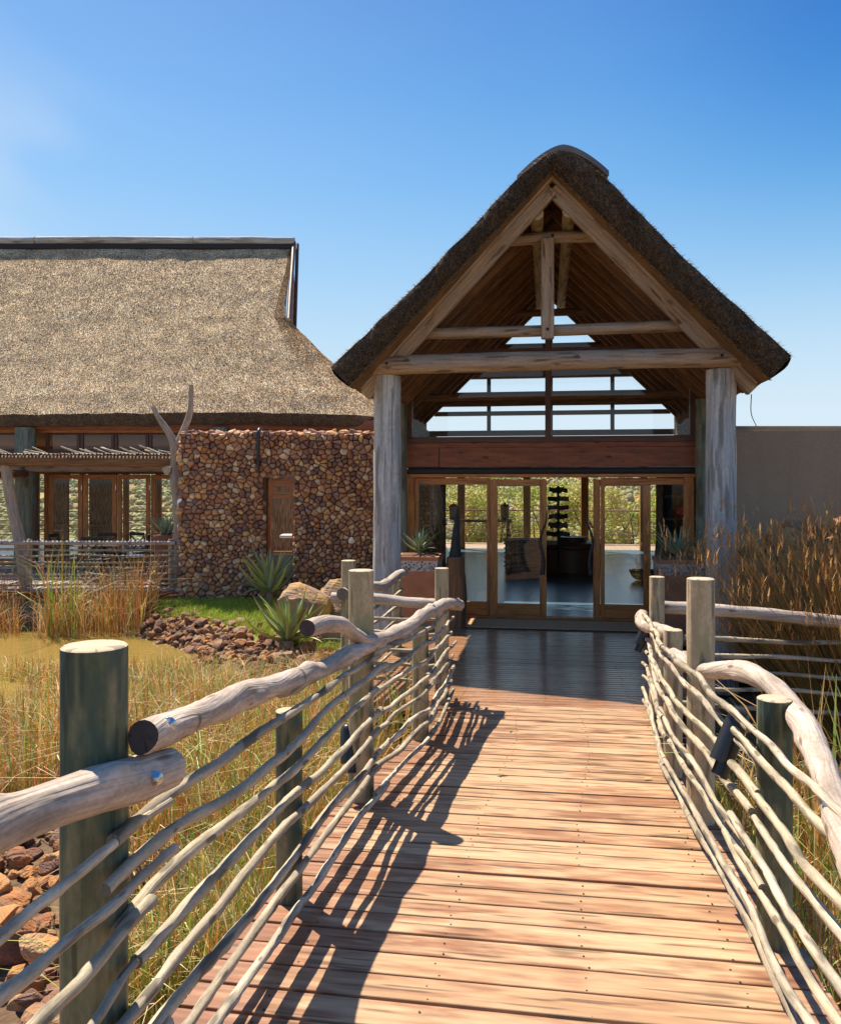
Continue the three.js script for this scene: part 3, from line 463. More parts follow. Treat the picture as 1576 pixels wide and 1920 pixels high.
  part(hall, 'rolled_blind', new THREE.CylinderGeometry(.055, .055, 4.3, 14).rotateZ(Math.PI / 2).translate(2.53, 2.195, -(vf - .04)), M.blackMatte);
  // upper window: frame, mullion, panes
  const up = part(hall, 'gable_window', merge([fz(4.24, .09, 2.53, 2.665, 0, .09), fz(.10, 1.12, .45, 3.27, 0, .09), fz(.10, 1.12, 4.61, 3.27, 0, .09), fz(.085, 2.25, 2.535, 3.83, 0, .09), fz(3.2, .075, 2.535, 3.98, .001, .088)]), M.darkFrame);
  const paneShape = (pts) => { const s = new THREE.Shape(pts.map(([a, b]) => new THREE.Vector2(a, b))); const g = new THREE.ShapeGeometry(s); g.translate(0, 0, -(vf + .0)); return g; };
  const yq = (u) => yIn(u) - .03;
  part(up, 'pane', paneShape([[.5, 2.71], [2.492, 2.71], [2.492, 3.942], [1.02, 3.942], [.5, yq(.5)]]), M.glass);
  part(up, 'pane', paneShape([[2.578, 2.71], [4.56, 2.71], [4.56, yq(4.56)], [4.13, 3.942], [2.578, 3.942]]), M.glass);
  part(up, 'pane', paneShape([[1.12, 4.02], [2.492, 4.02], [2.492, yq(2.492)]]), M.glass); part(up, 'pane', paneShape([[2.578, 4.02], [4.03, 4.02], [2.578, yq(2.578)]]), M.glass);
  // doors: fixed lights, a closed sliding leaf, an open leaf
  const UX = (px) => { const k = (px - 788) / F; return (-12.86 * k * -1 + .615 * 1) / (.989 + .148 * k); };   // along the front from the photo
  const frame = part(hall, 'door_frame', merge([fz(.12, 2.14, UX(770), 1.07, 0, .12), fz(.12, 2.14, UX(1291), 1.07, 0, .12), fz(4.2, .075, 2.53, 2.135, 0, .13), fz(4.2, .03, 2.53, .015, 0, .14)]), M.frame);
  const leaf = (name, a, b, dz, st, bot, topY) => { const w = b - a, c = (a + b) / 2; const o = part(hall, name, merge([fz(st, topY - .03, a + st / 2, topY / 2 + .015, dz, .05), fz(st, topY - .03, b - st / 2, topY / 2 + .015, dz, .05), fz(w - 2 * st, .10, c, topY - .05, dz, .048), fz(w - 2 * st, bot, c, .03 + bot / 2, dz, .048)]), M.frame); const g = new THREE.PlaneGeometry(w - 2 * st, topY - .13 - bot); g.translate(c, (.03 + bot + topY - .10) / 2, -(vf + dz)); part(o, 'glass', g, M.glass); return o; };
  leaf('fixed_light', UX(777), UX(919), .03, .055, .20, 2.09); const d1 = leaf('sliding_door', UX(920), UX(1024), -.03, .10, .19, 2.07);
  leaf('fixed_light', UX(1126), UX(1289), .03, .055, .20, 2.09);
  const d2 = leaf('sliding_door', UX(1112), UX(1220), .09, .10, .19, 2.07);
  // horn-shaped handles
  const horn = (dd, u, flip) => part(dd, 'horn_handle', (() => { const c = [[0, .55], [.02, .72], [.0, .88], [-.03, 1.02], [.0, 1.18], [.055, 1.32], [.07, 1.46]].map(([x, y]) => U(u + x * flip * -1, y + .12, vf - .12)); const l = limb(c.reverse(), (t) => mix(.008, .034, t) + .003 * Math.sin(t * 60), { sides: 10, seg: 40, rough: .05, freq: 20 }); return merge([l.geo, ...l.caps]); })(), mat({ color: [.022, .017, .015], roughness: .5 }));
  horn(d1, UX(1016), -1); horn(d2, UX(1106), 1);
  // interior: floor, low flat roofs to the sides and behind, back posts
  part(hall, 'floor', box(9.4, .12, 13.2, 4.2, -.063, -(vf + .06 + 6.6)), M.concreteSkyTint);
  part(hall, 'floor', box(1.3, .12, 10.2, -1.15, -.063, -(6.0 + 5.1)), M.concreteSkyTint);
  { const fr = box(10.6, .12, 10.25, 0, 0, 0); fr.rotateX(.05); fr.translate(3.55, 3.0, -(6.0 + 5.1)); part(hall, 'flat_roof', fr, M.plaster); }
  part(hall, 'flat_roof', box(4.4, .16, 2.6, 7.05, 2.72, -(4.35)), M.plaster);
  part(hall, 'side_wall', box(.14, 2.7, 10, -1.75, 1.35, -(vf + 8.1)), M.plaster); part(hall, 'side_wall', box(.2, 2.7, 13, 8.9, 1.35, -(vf + 6.6)), M.plaster);
  part(hall, 'return_wall', box(.16, 2.72, 2.75, .12, 1.36, -(vf + .1 + 1.375)), M.plaster); part(hall, 'front_wall', box(4.15, 2.75, .2, 6.85, 1.375, -(vf + .1)), M.plaster);
  for (const u of [.27, 4.80]) part(hall, 'clerestory_wall', box(.12, .45, VB - vf, u, 3.02, -(vf + (VB - vf) / 2)), M.strawIn);
  for (const u of [-1.5, -.05, 1.93, 3.64, 5.35, 7.0]) part(hall, 'back_post', box(.22, 3.2, .2, u, 1.6, -15.9, .015, u), M.frame);
  // back gable: bars against the sky
  const steel = mat({ color: [.17, .15, .15], roughness: .5 });
  const bg = part(hall, 'back_gable', merge([box(4.6, .10, .08, UC, 2.92, -VB), box(4.2, .08, .08, UC, 3.28, -VB), box(3.4, .10, .08, UC, 3.62, -VB), box(2.9, .08, .08, UC, 3.95, -VB), box(.10, 2.3, .08, UC, 4.0, -VB), box(.07, 1.05, .07, UC - 1.1, 3.45, -VB), box(.07, 1.05, .07, UC + 1.1, 3.45, -VB)]), steel);
  for (const [v, y, w] of [[3.7, 3.38, 4.3], [4.7, 3.38, 4.3], [4.2, 3.86, 3.0], [5.2, 4.4, 1.9], [4.0, 4.75, 1.2]]) addLimb(hall, 'inner_tie_beam', [U(UC - w / 2, y, v), U(UC + w / 2, y, v)], .06, M.rafter, { sides: 10, seg: 4, seed: v });
  // balcony behind
  part(hall, 'balcony_floor', box(10.8, .1, 2.6, 3.5, -.06, -17.45), M.truss);
}
{ // balcony railing behind the hall
  const g = inHall(thing('balcony_railing', 'slender balcony railing seen through the hall against the bushes', 'railing'));
  for (let u = -1.8; u <= 8.8; u += 1.5) part(g, 'post', box(.08, 1.1, .08, u, .52, -18.6), M.truss);
  part(g, 'handrail', box(10.7, .05, .10, 3.45, 1.09, -18.6), M.truss);
  for (let k = 0; k < 6; k++) part(g, 'rail', box(10.6, .022, .022, 3.45, .18 + k * .14, -18.6), M.rod[1]);
}
/* things inside the hall */
{
  const inn = (n, l, c, gr) => inHall(thing(n, l, c, gr));
  const at = (px, d, y = 0) => { const x = (px - 788) / F * d, w = V(x, y, -d), o = B(0, 0); const dx = w.x - o.x, dd = -(w.z - o.z); return [dx * CO - dd * SI, dx * SI + dd * CO]; };
  let [u, v] = at(1072, 19.3); let g = inn('round_bench', 'dark leather faceted round bench in the middle of the hall', 'bench');
  part(g, 'base', new THREE.CylinderGeometry(.66, .66, .52, 10).translate(u, .26, -v), M.leather); part(g, 'cushion', new THREE.LatheGeometry([[.30, .52], [.68, .52], [.71, .56], [.69, .63], [.62, .66], [.30, .66]].map(([a, b]) => new THREE.Vector2(a, b)), 10).translate(u, 0, -v), M.leather); part(g, 'plinth', new THREE.CylinderGeometry(.34, .34, .78, 10).translate(u, .39, -v), M.leather);
  [u, v] = at(1046, 18.2); g = inn('card_rack', 'dark revolving card rack standing by the leather bench', 'rack');
  part(g, 'pole', new THREE.CylinderGeometry(.025, .025, 1.95, 8).translate(u, .975, -v), M.blackMatte); part(g, 'foot', new THREE.CylinderGeometry(.22, .26, .05, 14).translate(u, .025, -v), M.blackMatte);
  const cm = [mat({ color: [.05, .05, .06], roughness: .5 }), mat({ color: [.16, .14, .13], roughness: .5 }), mat({ color: [.30, .28, .27], roughness: .5 })];
  for (let k = 0; k < 7; k++) for (let q = 0; q < 4; q++) { const a = q * 1.57 + k * .35, o = part(g, 'card_tray', box(.20 + (k < 3 ? .08 : 0), .10, .015, 0, 0, 0), cm[(k + q) % 3]); o.position.copy(U(u + Math.cos(a) * .13, .72 + k * .19, v + Math.sin(a) * .13)); o.rotation.set(-.4, a, 0); }
  [u, v] = at(981, 19.8); g = inn('stick_counter', 'small counter clad in sticks and reeds beyond the closed sliding door', 'counter');
  part(g, 'core', box(.84, .64, .6, u, .33, -v), M.reedScreen); part(g, 'top', box(.94, .04, .7, u, .68, -v, .008), M.truss);
  for (let k = 0; k < 6; k++) { part(g, 'stick', new THREE.CylinderGeometry(.016, .014, .9, 7).rotateZ(Math.PI / 2).translate(u, .08 + k * .105, -(v - .32)), M.rodR[k % 3]); part(g, 'stick', new THREE.CylinderGeometry(.016, .014, .66, 7).rotateX(Math.PI / 2).translate(u + .44, .08 + k * .105, -v), M.rodR[(k + 1) % 3]); }
  [u, v] = at(905, 22); g = inn('side_table', 'high narrow table carrying the drink dispensers at the back of the hall', 'table');
  part(g, 'top', box(1.5, .05, .5, u, 1.02, -v, .01), M.rail); for (const [a, b] of [[-.65, -.18], [.65, -.18], [-.65, .18], [.65, .18]]) part(g, 'leg', new THREE.CylinderGeometry(.03, .035, 1.0, 8).translate(u + a, .5, -(v + b)), M.rafter);
  for (const px of [850, 946]) { const [a, b] = at(px, 22); const o = inn('drink_dispenser', px < 900 ? 'glass drink dispenser with pale drink, left end of the high table' : 'glass drink dispenser with orange fruit, right end of the high table', 'dispenser', 'drink dispensers on the high table');
    part(o, 'stand', new THREE.CylinderGeometry(.09, .11, .09, 14).translate(a, 1.09, -b), M.blackMatte); part(o, 'jar', new THREE.CylinderGeometry(.12, .11, .26, 18).translate(a, 1.265, -b), mat({ color: px < 900 ? [.62, .64, .56] : [.62, .40, .22], roughness: .15 })); part(o, 'lid', new THREE.LatheGeometry([[0, .10], [.02, .10], [.025, .07], [.09, .05], [.13, 0]].map(([x, y]) => new THREE.Vector2(x, y)), 16).translate(a, 1.395, -b), M.blackMatte); part(o, 'tap', new THREE.CylinderGeometry(.012, .012, .07, 6).rotateX(1.57).translate(a, 1.15, -(b - .13)), M.steel); }
  [u, v] = at(806, 16.6); g = inn('reed_screen', 'tall brown reed screen behind the left fixed pane', 'screen');
  part(g, 'panel', box(.62, 2.5, .12, u, 1.25, -v, .03), M.reedScreen); for (let k = 0; k < 3; k++) part(g, 'binding', box(.66, .03, .15, u, .4 + k * .8, -v), M.rafter);
  [u, v] = at(1206, 17.4); g = inn('woven_basket', 'wide shallow woven basket on the hall floor by the right pane', 'basket');
  part(g, 'bowl', new THREE.LatheGeometry([[0, .01], [.16, .01], [.24, .07], [.30, .20], [.28, .20], [.22, .09], [.14, .04], [0, .04]].map(([x, y]) => new THREE.Vector2(x, y)), 20).scale(1, 1, .75).translate(u, .003, -v), mat({ map: M.reedScreen.map, roughness: .9 }));
  part(g, 'rim', new THREE.TorusGeometry(.29, .015, 6, 20).rotateX(Math.PI / 2).scale(1, 1, .75).translate(u, .203, -v), M.rafter);
  [u, v] = at(1276, 15.9); g = inn('display_shelf', 'dark display shelf unit inside the right end of the glass front', 'shelf');
  part(g, 'back_panel', box(.95, 2.3, .04, u + .1, 1.15, -(v + .30)), M.blackMatte); part(g, 'side_panel', box(.05, 2.3, .6, u - .40, 1.15, -v), M.reedScreen); for (let k = 0; k < 4; k++) part(g, 'shelf', box(.85, .04, .5, u + .1, .5 + k * .42, -v), M.darkFrame);
  const sb = (n, l, c, geo, m) => { const o = inn(n, l, c); part(o, n === 'ball' ? 'sphere' : 'body', geo, m); };
  solo('display_ball', new THREE.SphereGeometry(.115, 20, 14).translate(...(() => { const p = B(u - .02, v - .12, 1.475); return [p.x, p.y, p.z]; })()), mat({ color: [.42, .02, .015], roughness: .25 }), 'shiny red ball on the display shelf', 'ball');
  for (const [du, y, c, l] of [[.22, .94, [.10, .09, .12], 'dark bowl on the lower display shelf']]) { const p = B(u + du, v - .1, y); solo('display_bowl', new THREE.LatheGeometry([[0, 0], [.06, 0], [.13, .12], [.12, .12], [.05, .02], [0, .02]].map(([x, q]) => new THREE.Vector2(x, q)), 18).translate(p.x, p.y + .005, p.z), mat({ color: c, roughness: .3 }), l, 'bowl'); }
  // cactus standing in front of the shelf
  [u, v] = at(1240, 14.6); g = inn('cactus', 'dark green ribbed cactus behind the right hand planter', 'cactus');
  { const n = 14, pos = [], uv = [], idx = []; for (let j = 0; j <= 10; j++) for (let i = 0; i <= n * 2; i++) { const t = j / 10, r = .13 * Math.pow(Math.sin(Math.PI * clamp(.18 + .82 * t, 0, .995)), .5) * (i % 2 ? .82 : 1), a = i / n * Math.PI; pos.push(u + r * Math.cos(a), t * 1.35, -v + r * Math.sin(a)); uv.push(a, t); } for (let j = 0; j < 10; j++) for (let i = 0; i < n * 2; i++) { const k = j * (2 * n + 1) + i; idx.push(k, k + 2 * n + 1, k + 1, k + 1, k + 2 * n + 1, k + 2 * n + 2); } part(g, 'stem', finish(pos, uv, idx), mat({ color: [.06, .12, .075], roughness: .6 })); part(g, 'pot', new THREE.CylinderGeometry(.19, .15, .26, 16).translate(u, .13, -v), M.potRed); }
}

/* ---------- aloes and planters ---------- */
function leafGeo(len, w, curl, droop) {   // thick channelled leaf lying along +x, rising
  const pos = [], uv = [], idx = [], n = 9, S = 6; let a = droop, x = 0, y = 0;
  for (let i = 0; i <= n; i++) {
    const t = i / n, ww = w * (t < .12 ? .8 + t * 1.7 : 1) * Math.pow(1 - t, .72) + .0015, th = ww * .34;
    const c = Math.cos(a), s = Math.sin(a); const prof = [[-1, .35], [-.45, -.05], [0, -.12], [.45, -.05], [1, .35], [0, -1.0]];
    for (let k = 0; k <= S; k++) { const [zz, hh] = prof[k % S]; pos.push(x - s * hh * th, y + c * hh * th, zz * ww * .5); uv.push(t * len, k * .03); }
    x += c * len / n; y += s * len / n; a += curl / n;
  }
  for (let i = 0; i < n; i++) for (let k = 0; k < S; k++) { const q = i * (S + 1) + k; idx.push(q, q + S + 1, q + 1, q + 1, q + S + 1, q + S + 2); }
  return toCreasedNormals(finish(pos, uv, idx), .7);
}
const aloeLeaves = [leafGeo(1, .17, .5, .55), leafGeo(1, .15, .9, .25), leafGeo(1, .16, -.35, .95), leafGeo(1, .15, -.8, .45), leafGeo(1, .15, .25, 1.15)];
function aloe(name, label, p, size, n, mats, seed, o = {}) {
  const g = thing(name, label, 'plant'); g.position.copy(p); const r = rngOf(seed);
  for (let i = 0; i < n; i++) { const t = i / n, k = t < .3 ? 4 : t < .55 ? 2 : t < .8 ? 0 : (i % 2 ? 1 : 3); const m = part(g, 'leaf', aloeLeaves[k], mats[Math.floor(r() * mats.length)]); const s = size * (.72 + .35 * Math.sin(Math.min(1, t * 1.3) * 2.2)) * rr(.85, 1.12, r); m.scale.setScalar(s); m.rotation.y = i * 2.39996 + rr(-.25, .25, r); m.rotation.order = 'YXZ'; m.rotation.z = rr(-.12, .12, r) - (o.flat ?? 0); m.position.y = .03 + size * .12 * (1 - t); }
  if (o.dead) for (let i = 0; i < o.dead; i++) { const m = part(g, 'dead_leaf', aloeLeaves[3], M.deadLeaf); m.scale.set(size * .6, size * .6, size * .3); m.rotation.y = rr(0, 6.28, r); m.rotation.z = -rr(.6, 1.1, r); m.position.y = size * .12; }
  part(g, 'stem', new THREE.CylinderGeometry(size * .07, size * .09, size * .35, 8).translate(0, -size * .08, 0), M.deadLeaf); return g;
}
{ const p = P(506, 1080, 14.8); p.y = terrain(p.x, 14.8) + .16; aloe('aloe', 'large blue green aloe growing against the stone wall', p, .80, 34, [...M.aloe, ...M.aloeBlue], 3, { dead: 14, flat: -.05 }); }
{ const p = P(541, 1152, 12.3); p.y = terrain(p.x, 12.3) + .04; aloe('aloe', 'pale green aloe on the sunlit lawn beside the boulders', p, .74, 28, M.aloe, 5, { dead: 4 }); }
{ const p = P(679, 1085, 11.6); p.y = terrain(p.x, 11.6) + .05; aloe('aloe', 'small upright aloe behind the railing posts, left of the porch column', p, .62, 14, M.aloe, 7, { flat: -.25 }); }
function planter(u, v, label, seed) {
  const g = inHall(thing('planter', label, 'planter', null)); const w0 = .23, w1 = .30, H = .98;
  const frustum = (a, b, y0, y1) => { const q = new THREE.CylinderGeometry(b * Math.SQRT2, a * Math.SQRT2, y1 - y0, 4, 1); q.rotateY(Math.PI / 4); q.translate(u, (y0 + y1) / 2, -v); return q.toNonIndexed(); };
  const bod = frustum(w0, .285, 0, .80); bod.computeVertexNormals(); part(g, 'body', planarUV(bod, 'x', 'y'), M.terracotta);
  const band = frustum(.283, .295, .80, .945); band.computeVertexNormals(); const bd = part(g, 'mosaic_band', band, M.grout);
  const rim = frustum(.305, .31, .945, 1.0); rim.computeVertexNormals(); part(g, 'rim', planarUV(rim, 'x', 'y'), M.terracotta);
  part(g, 'soil', new THREE.BoxGeometry(.5, .02, .5).translate(u, 1.0, -v), M.mortar);
  const r = rngOf(seed), pg = new THREE.SphereGeometry(1, 8, 6); const pts = [];
  for (let tries = 0; tries < 1600; tries++) { const a = rr(-.27, .27, r), y = rr(.815, .93, r), s = rr(.014, .024, r), f = r() < .6 ? 0 : 1; if (pts.some(([b, c, q, ff]) => ff === f && Math.hypot(a - b, y - c) < (s + q) * .98)) continue; pts.push([a, y, s, f]); const off = .290; const m = part(bd, 'pebble', pg, M.pebble[Math.floor(r() * 5)]); m.scale.set(f ? .006 : s * rr(.85, 1.2, r), s, f ? s : .006); m.position.copy(f ? U(u + (seed % 2 ? 1 : -1) * off, y, v + a) : U(u + a, y, v - off)); m.rotation.z = f ? 0 : rr(-.8, .8, r); }
  return g;
}
planter(.74, 2.08, 'tall terracotta planter with pebble band, left of the glass doors', 11); planter(4.27, 2.10, 'tall terracotta planter with pebble band, right of the glass doors', 12);
{ const p = B(.74, 2.08, 1.02); aloe('aloe', 'grey green aloe in the planter left of the doors', p, .36, 20, M.aloeBlue.concat(M.aloe[0]), 9); const q = B(4.27, 2.10, 1.02); aloe('aloe', 'dark green spreading aloe in the planter right of the doors', q, .44, 20, M.aloeBlue, 10, { flat: .1 }); }
{ // split log and dark carved horn figure beside the left planter
  const g = inHall(thing('log_stump', 'dark split log standing beside the left planter', 'log'));
  addLimb(g, 'trunk', [U(1.24, -.02, 2.02), U(1.27, .5, 2.02), U(1.25, .98, 2.02)], [.15, .13], M.rafter, { sides: 14, seg: 14, rough: .14, freq: 5, seed: 4, ends: [0, 1], end: midEnd });
  const h = inHall(thing('carved_figure', 'tall black pointed carving on the split log', 'carving'));
  addLimb(h, 'body', [U(1.25, .985, 2.02), U(1.26, 1.2, 2.02), U(1.27, 1.45, 2.03), U(1.29, 1.68, 2.04)], (t) => .085 * (1 - t * .85), M.blackMatte, { sides: 12, seg: 14, rough: .08, freq: 9, seed: 5, end: M.blackMatte });
}

/* ---------- stone wall, stone by stone ---------- */
function clipCell(p, others, box4) {   // Voronoi cell of p by half planes
  let poly = [[box4[0], box4[1]], [box4[2], box4[1]], [box4[2], box4[3]], [box4[0], box4[3]]];
  for (const q of others) {
    const mx = (p[0] + q[0]) / 2, my = (p[1] + q[1]) / 2, nx = q[0] - p[0], ny = q[1] - p[1], out = [];
    for (let i = 0; i < poly.length; i++) { const a = poly[i], b = poly[(i + 1) % poly.length], da = (a[0] - mx) * nx + (a[1] - my) * ny, db = (b[0] - mx) * nx + (b[1] - my) * ny; if (da <= 0) out.push(a); if ((da < 0) !== (db < 0)) { const t = da / (da - db); out.push([mix(a[0], b[0], t), mix(a[1], b[1], t)]); } }
    poly = out; if (poly.length < 3) return null;
  }
  return poly;
}
function stoneGeo(poly, gap, depth, bulge, r) {   // irregular rounded stone, flat back at z = 0
  const cx = poly.reduce((a, p) => a + p[0], 0) / poly.length, cy = poly.reduce((a, p) => a + p[1], 0) / poly.length;
  const pts = []; for (let i = 0; i < poly.length; i++) { const a = poly[i], b = poly[(i + 1) % poly.length], L = Math.hypot(b[0] - a[0], b[1] - a[1]); if (L < .012) continue; pts.push([mix(a[0], b[0], .10), mix(a[1], b[1], .10)]); pts.push([mix(a[0], b[0], .90), mix(a[1], b[1], .90)]); }
  const n = pts.length; if (n < 5) return null; const pos = [], idx = [], uv = []; const tx = rr(-.4, .4, r), ty = rr(-.45, .35, r), du = rr(0, 5, r);
  const ring = (f, z, j) => pts.forEach(([x, y]) => { const L = Math.hypot(x - cx, y - cy), q = Math.max(.3, (L - gap) / L) * f; const X = cx + (x - cx) * q + rr(-j, j, r), Y = cy + (y - cy) * q + rr(-j, j, r); pos.push(X, Y, z + (z > 0 ? (X - cx) * tx + (Y - cy) * ty : 0) + rr(-j, j, r)); uv.push(X + du, Y + du); });
  ring(1, -.02, 0); ring(1, depth * .62, .004); ring(.86, depth * .96, .006); ring(.45, depth + bulge * .7, .008);
  pos.push(cx, cy, depth + bulge); uv.push(cx + du, cy + du);
  for (let k = 0; k < 3; k++) for (let i = 0; i < n; i++) { const a = k * n + i, b = k * n + (i + 1) % n; idx.push(a, b, a + n, b, b + n, a + n); }
  for (let i = 0; i < n; i++) idx.push(3 * n + i, 3 * n + (i + 1) % n, 4 * n);
  return finish(pos, uv, idx);
}
function stoneFace(w, h, sx, sy, seed, hole, topJit = 0) {   // list of {geo, area, col}
  const r = rngOf(seed), pts = [], out = []; let row = 0;
  for (let y = sy * .4; y < h; row++) { const hy = sy * rr(.65, 1.45, r); let x = -rr(0, sx, r); while (x < w + sx) { const wx = sx * (r() < .2 ? rr(1.3, 2, r) : rr(.5, 1.2, r)); pts.push([x + wx / 2 + rr(-.025, .025, r), y + hy * .5 + rr(-.034, .034, r)]); x += wx; } y += hy; }
  for (let i = 0; i < pts.length; i++) {
    const p = pts[i]; if (p[0] < 0 || p[0] > w) continue; const near = pts.filter((q, j) => j !== i && Math.abs(q[0] - p[0]) < sx * 3 && Math.abs(q[1] - p[1]) < sy * 3.2);
    const poly = clipCell(p, near, [-.02, 0, w + .02, h + topJit * (r() - .3)]); if (!poly) continue;
    if (hole && p[0] > hole[0] && p[0] < hole[1] && p[1] > hole[2] && p[1] < hole[3]) continue;
    const poly2 = hole ? poly.map(([x, y]) => { if (y < hole[3] && y > hole[2]) { if (p[0] <= hole[0] && x > hole[0]) x = hole[0]; if (p[0] >= hole[1] && x < hole[1]) x = hole[1]; } if (p[1] >= hole[3] && p[0] > hole[0] && p[0] < hole[1] && y < hole[3]) y = hole[3]; return [x, y]; }) : poly;
    let area = 0; poly2.forEach((a, k) => { const b = poly2[(k + 1) % poly2.length]; area += a[0] * b[1] - b[0] * a[1]; });
    const g = stoneGeo(poly2, rr(.002, .009, r), rr(.035, .085, r), rr(.008, .03, r), r); if (g) out.push({ geo: g, area: Math.abs(area), col: r() < .006 ? 10 : Math.floor(Math.pow(r(), 1.15) * 10) });
  }
  return out;
}
function addStones(parent, list, limit) {
  list.sort((a, b) => b.area - a.area); list.slice(0, limit).forEach((s) => part(parent, 'stone', s.geo, M.stone[s.col]));
  const rest = list.slice(limit); if (!rest.length) return;
  stuffPart(parent, 'small_stones', merge(rest.map((s) => { const c = mulc(stoneCols[s.col], 2.5), n = s.geo.attributes.position.count, a = new Float32Array(n * 3); for (let i = 0; i < n; i++) a.set(c, i * 3); s.geo.setAttribute('color', new THREE.BufferAttribute(a, 3)); return s.geo; })), M.stoneV);
}
{
  const wall = thing('stone_wall', 'dry stacked wall of rust brown stones between terrace and porch', 'wall');
  const x0 = -4.46, w = 4.75, zf = -15.62, y0 = -.2, h = 3.14; wall.position.set(x0, y0, zf);
  const hole = [1.60, 2.10, .42, 2.30];
  part(wall, 'core', merge([box(hole[0] - .03, h - .03, .34, (hole[0] - .03) / 2 + .012, h / 2, -.19), box(w - hole[1] - .03, h - .03, .34, (w + hole[1] + .03) / 2, h / 2, -.19), box(.56, .44, .34, 1.85, .215, -.19), box(.56, h - 2.34, .34, 1.85, (h + 2.32) / 2 - .01, -.19)]), M.mortar);
  const list = stoneFace(w, h, .125, .075, 91, hole, .06);
  // left end of the wall
  const end = stoneFace(.36, h, .14, .10, 92, null, .04); end.forEach((s) => { s.geo.rotateY(-Math.PI / 2); s.geo.translate(.01, 0, -.37); s.area *= .3; });
  // coping stones lying along the top
  const top = stoneFace(w, .36, .15, .12, 93, null, 0); top.forEach((s) => { s.geo.rotateX(-Math.PI / 2); s.geo.translate(0, h - .035, .0); s.area *= .4; });
  const jam = stoneFace(.30, 1.88, .12, .10, 94, null, 0); const jam2 = []; jam.forEach((s) => { s.geo.scale(1, 1, .5); s.geo.rotateY(-Math.PI / 2); s.geo.translate(hole[1] + .03, .42, -.30); s.area *= .2; });
  addStones(wall, [...list, ...end, ...top, ...jam], 292);
  // narrow window in its slot, boarded below
  part(wall, 'spandrel', box(.50, .46, .06, 1.85, .64, -.22, 0, 2), M.plaster);
  const fr = part(wall, 'window', merge([box(.045, 1.36, .08, 1.628, 1.58, -.2), box(.045, 1.36, .08, 2.072, 1.58, -.2), box(.40, .05, .079, 1.85, .905, -.2), box(.40, .06, .079, 1.85, 1.955, -.2), box(.40, .055, .079, 1.85, 2.235, -.2), box(.05, .23, .06, 1.675, 2.10, -.195), box(.05, .23, .06, 2.025, 2.10, -.195), box(.30, .045, .06, 1.85, 2.03, -.195), box(.30, .045, .06, 1.85, 2.18, -.195)]), M.frame);
  part(fr, 'pane', new THREE.PlaneGeometry(.40, 1.0).translate(1.85, 1.43, -.2), M.glass); part(fr, 'pane', new THREE.PlaneGeometry(.30, .11).translate(1.85, 2.105, -.2), M.glass);
  part(wall, 'lintel', box(.66, .06, .12, 1.85, 2.345, -.02, .01), M.stone[2]);
  solo('drain_pipe', (() => { const c = new THREE.CatmullRomCurve3([V(-2.985, 2.96, -15.78), V(-2.985, 3.02, -15.62), V(-2.985, 2.93, -15.5), V(-2.985, 2.2, -15.5)]); return new THREE.TubeGeometry(c, 30, .032, 8); })(), M.black, 'black drain pipe hooked over the top of the stone wall', 'pipe');
  // room behind the window
  const rm = thing('store_room', 'dim reed lined room behind the narrow window in the stone wall', 'room'); 
  part(rm, 'reed_lining', box(2.2, 2.6, .08, -3.1, 1.2, -18.4), M.reedScreen); part(rm, 'floor', box(2.3, .1, 2.4, -3.1, -.06, -17.2), M.screed);
  part(rm, 'wash_basin', box(.5, .06, .4, -2.55, .95, -16.9, .02), M.white);
}

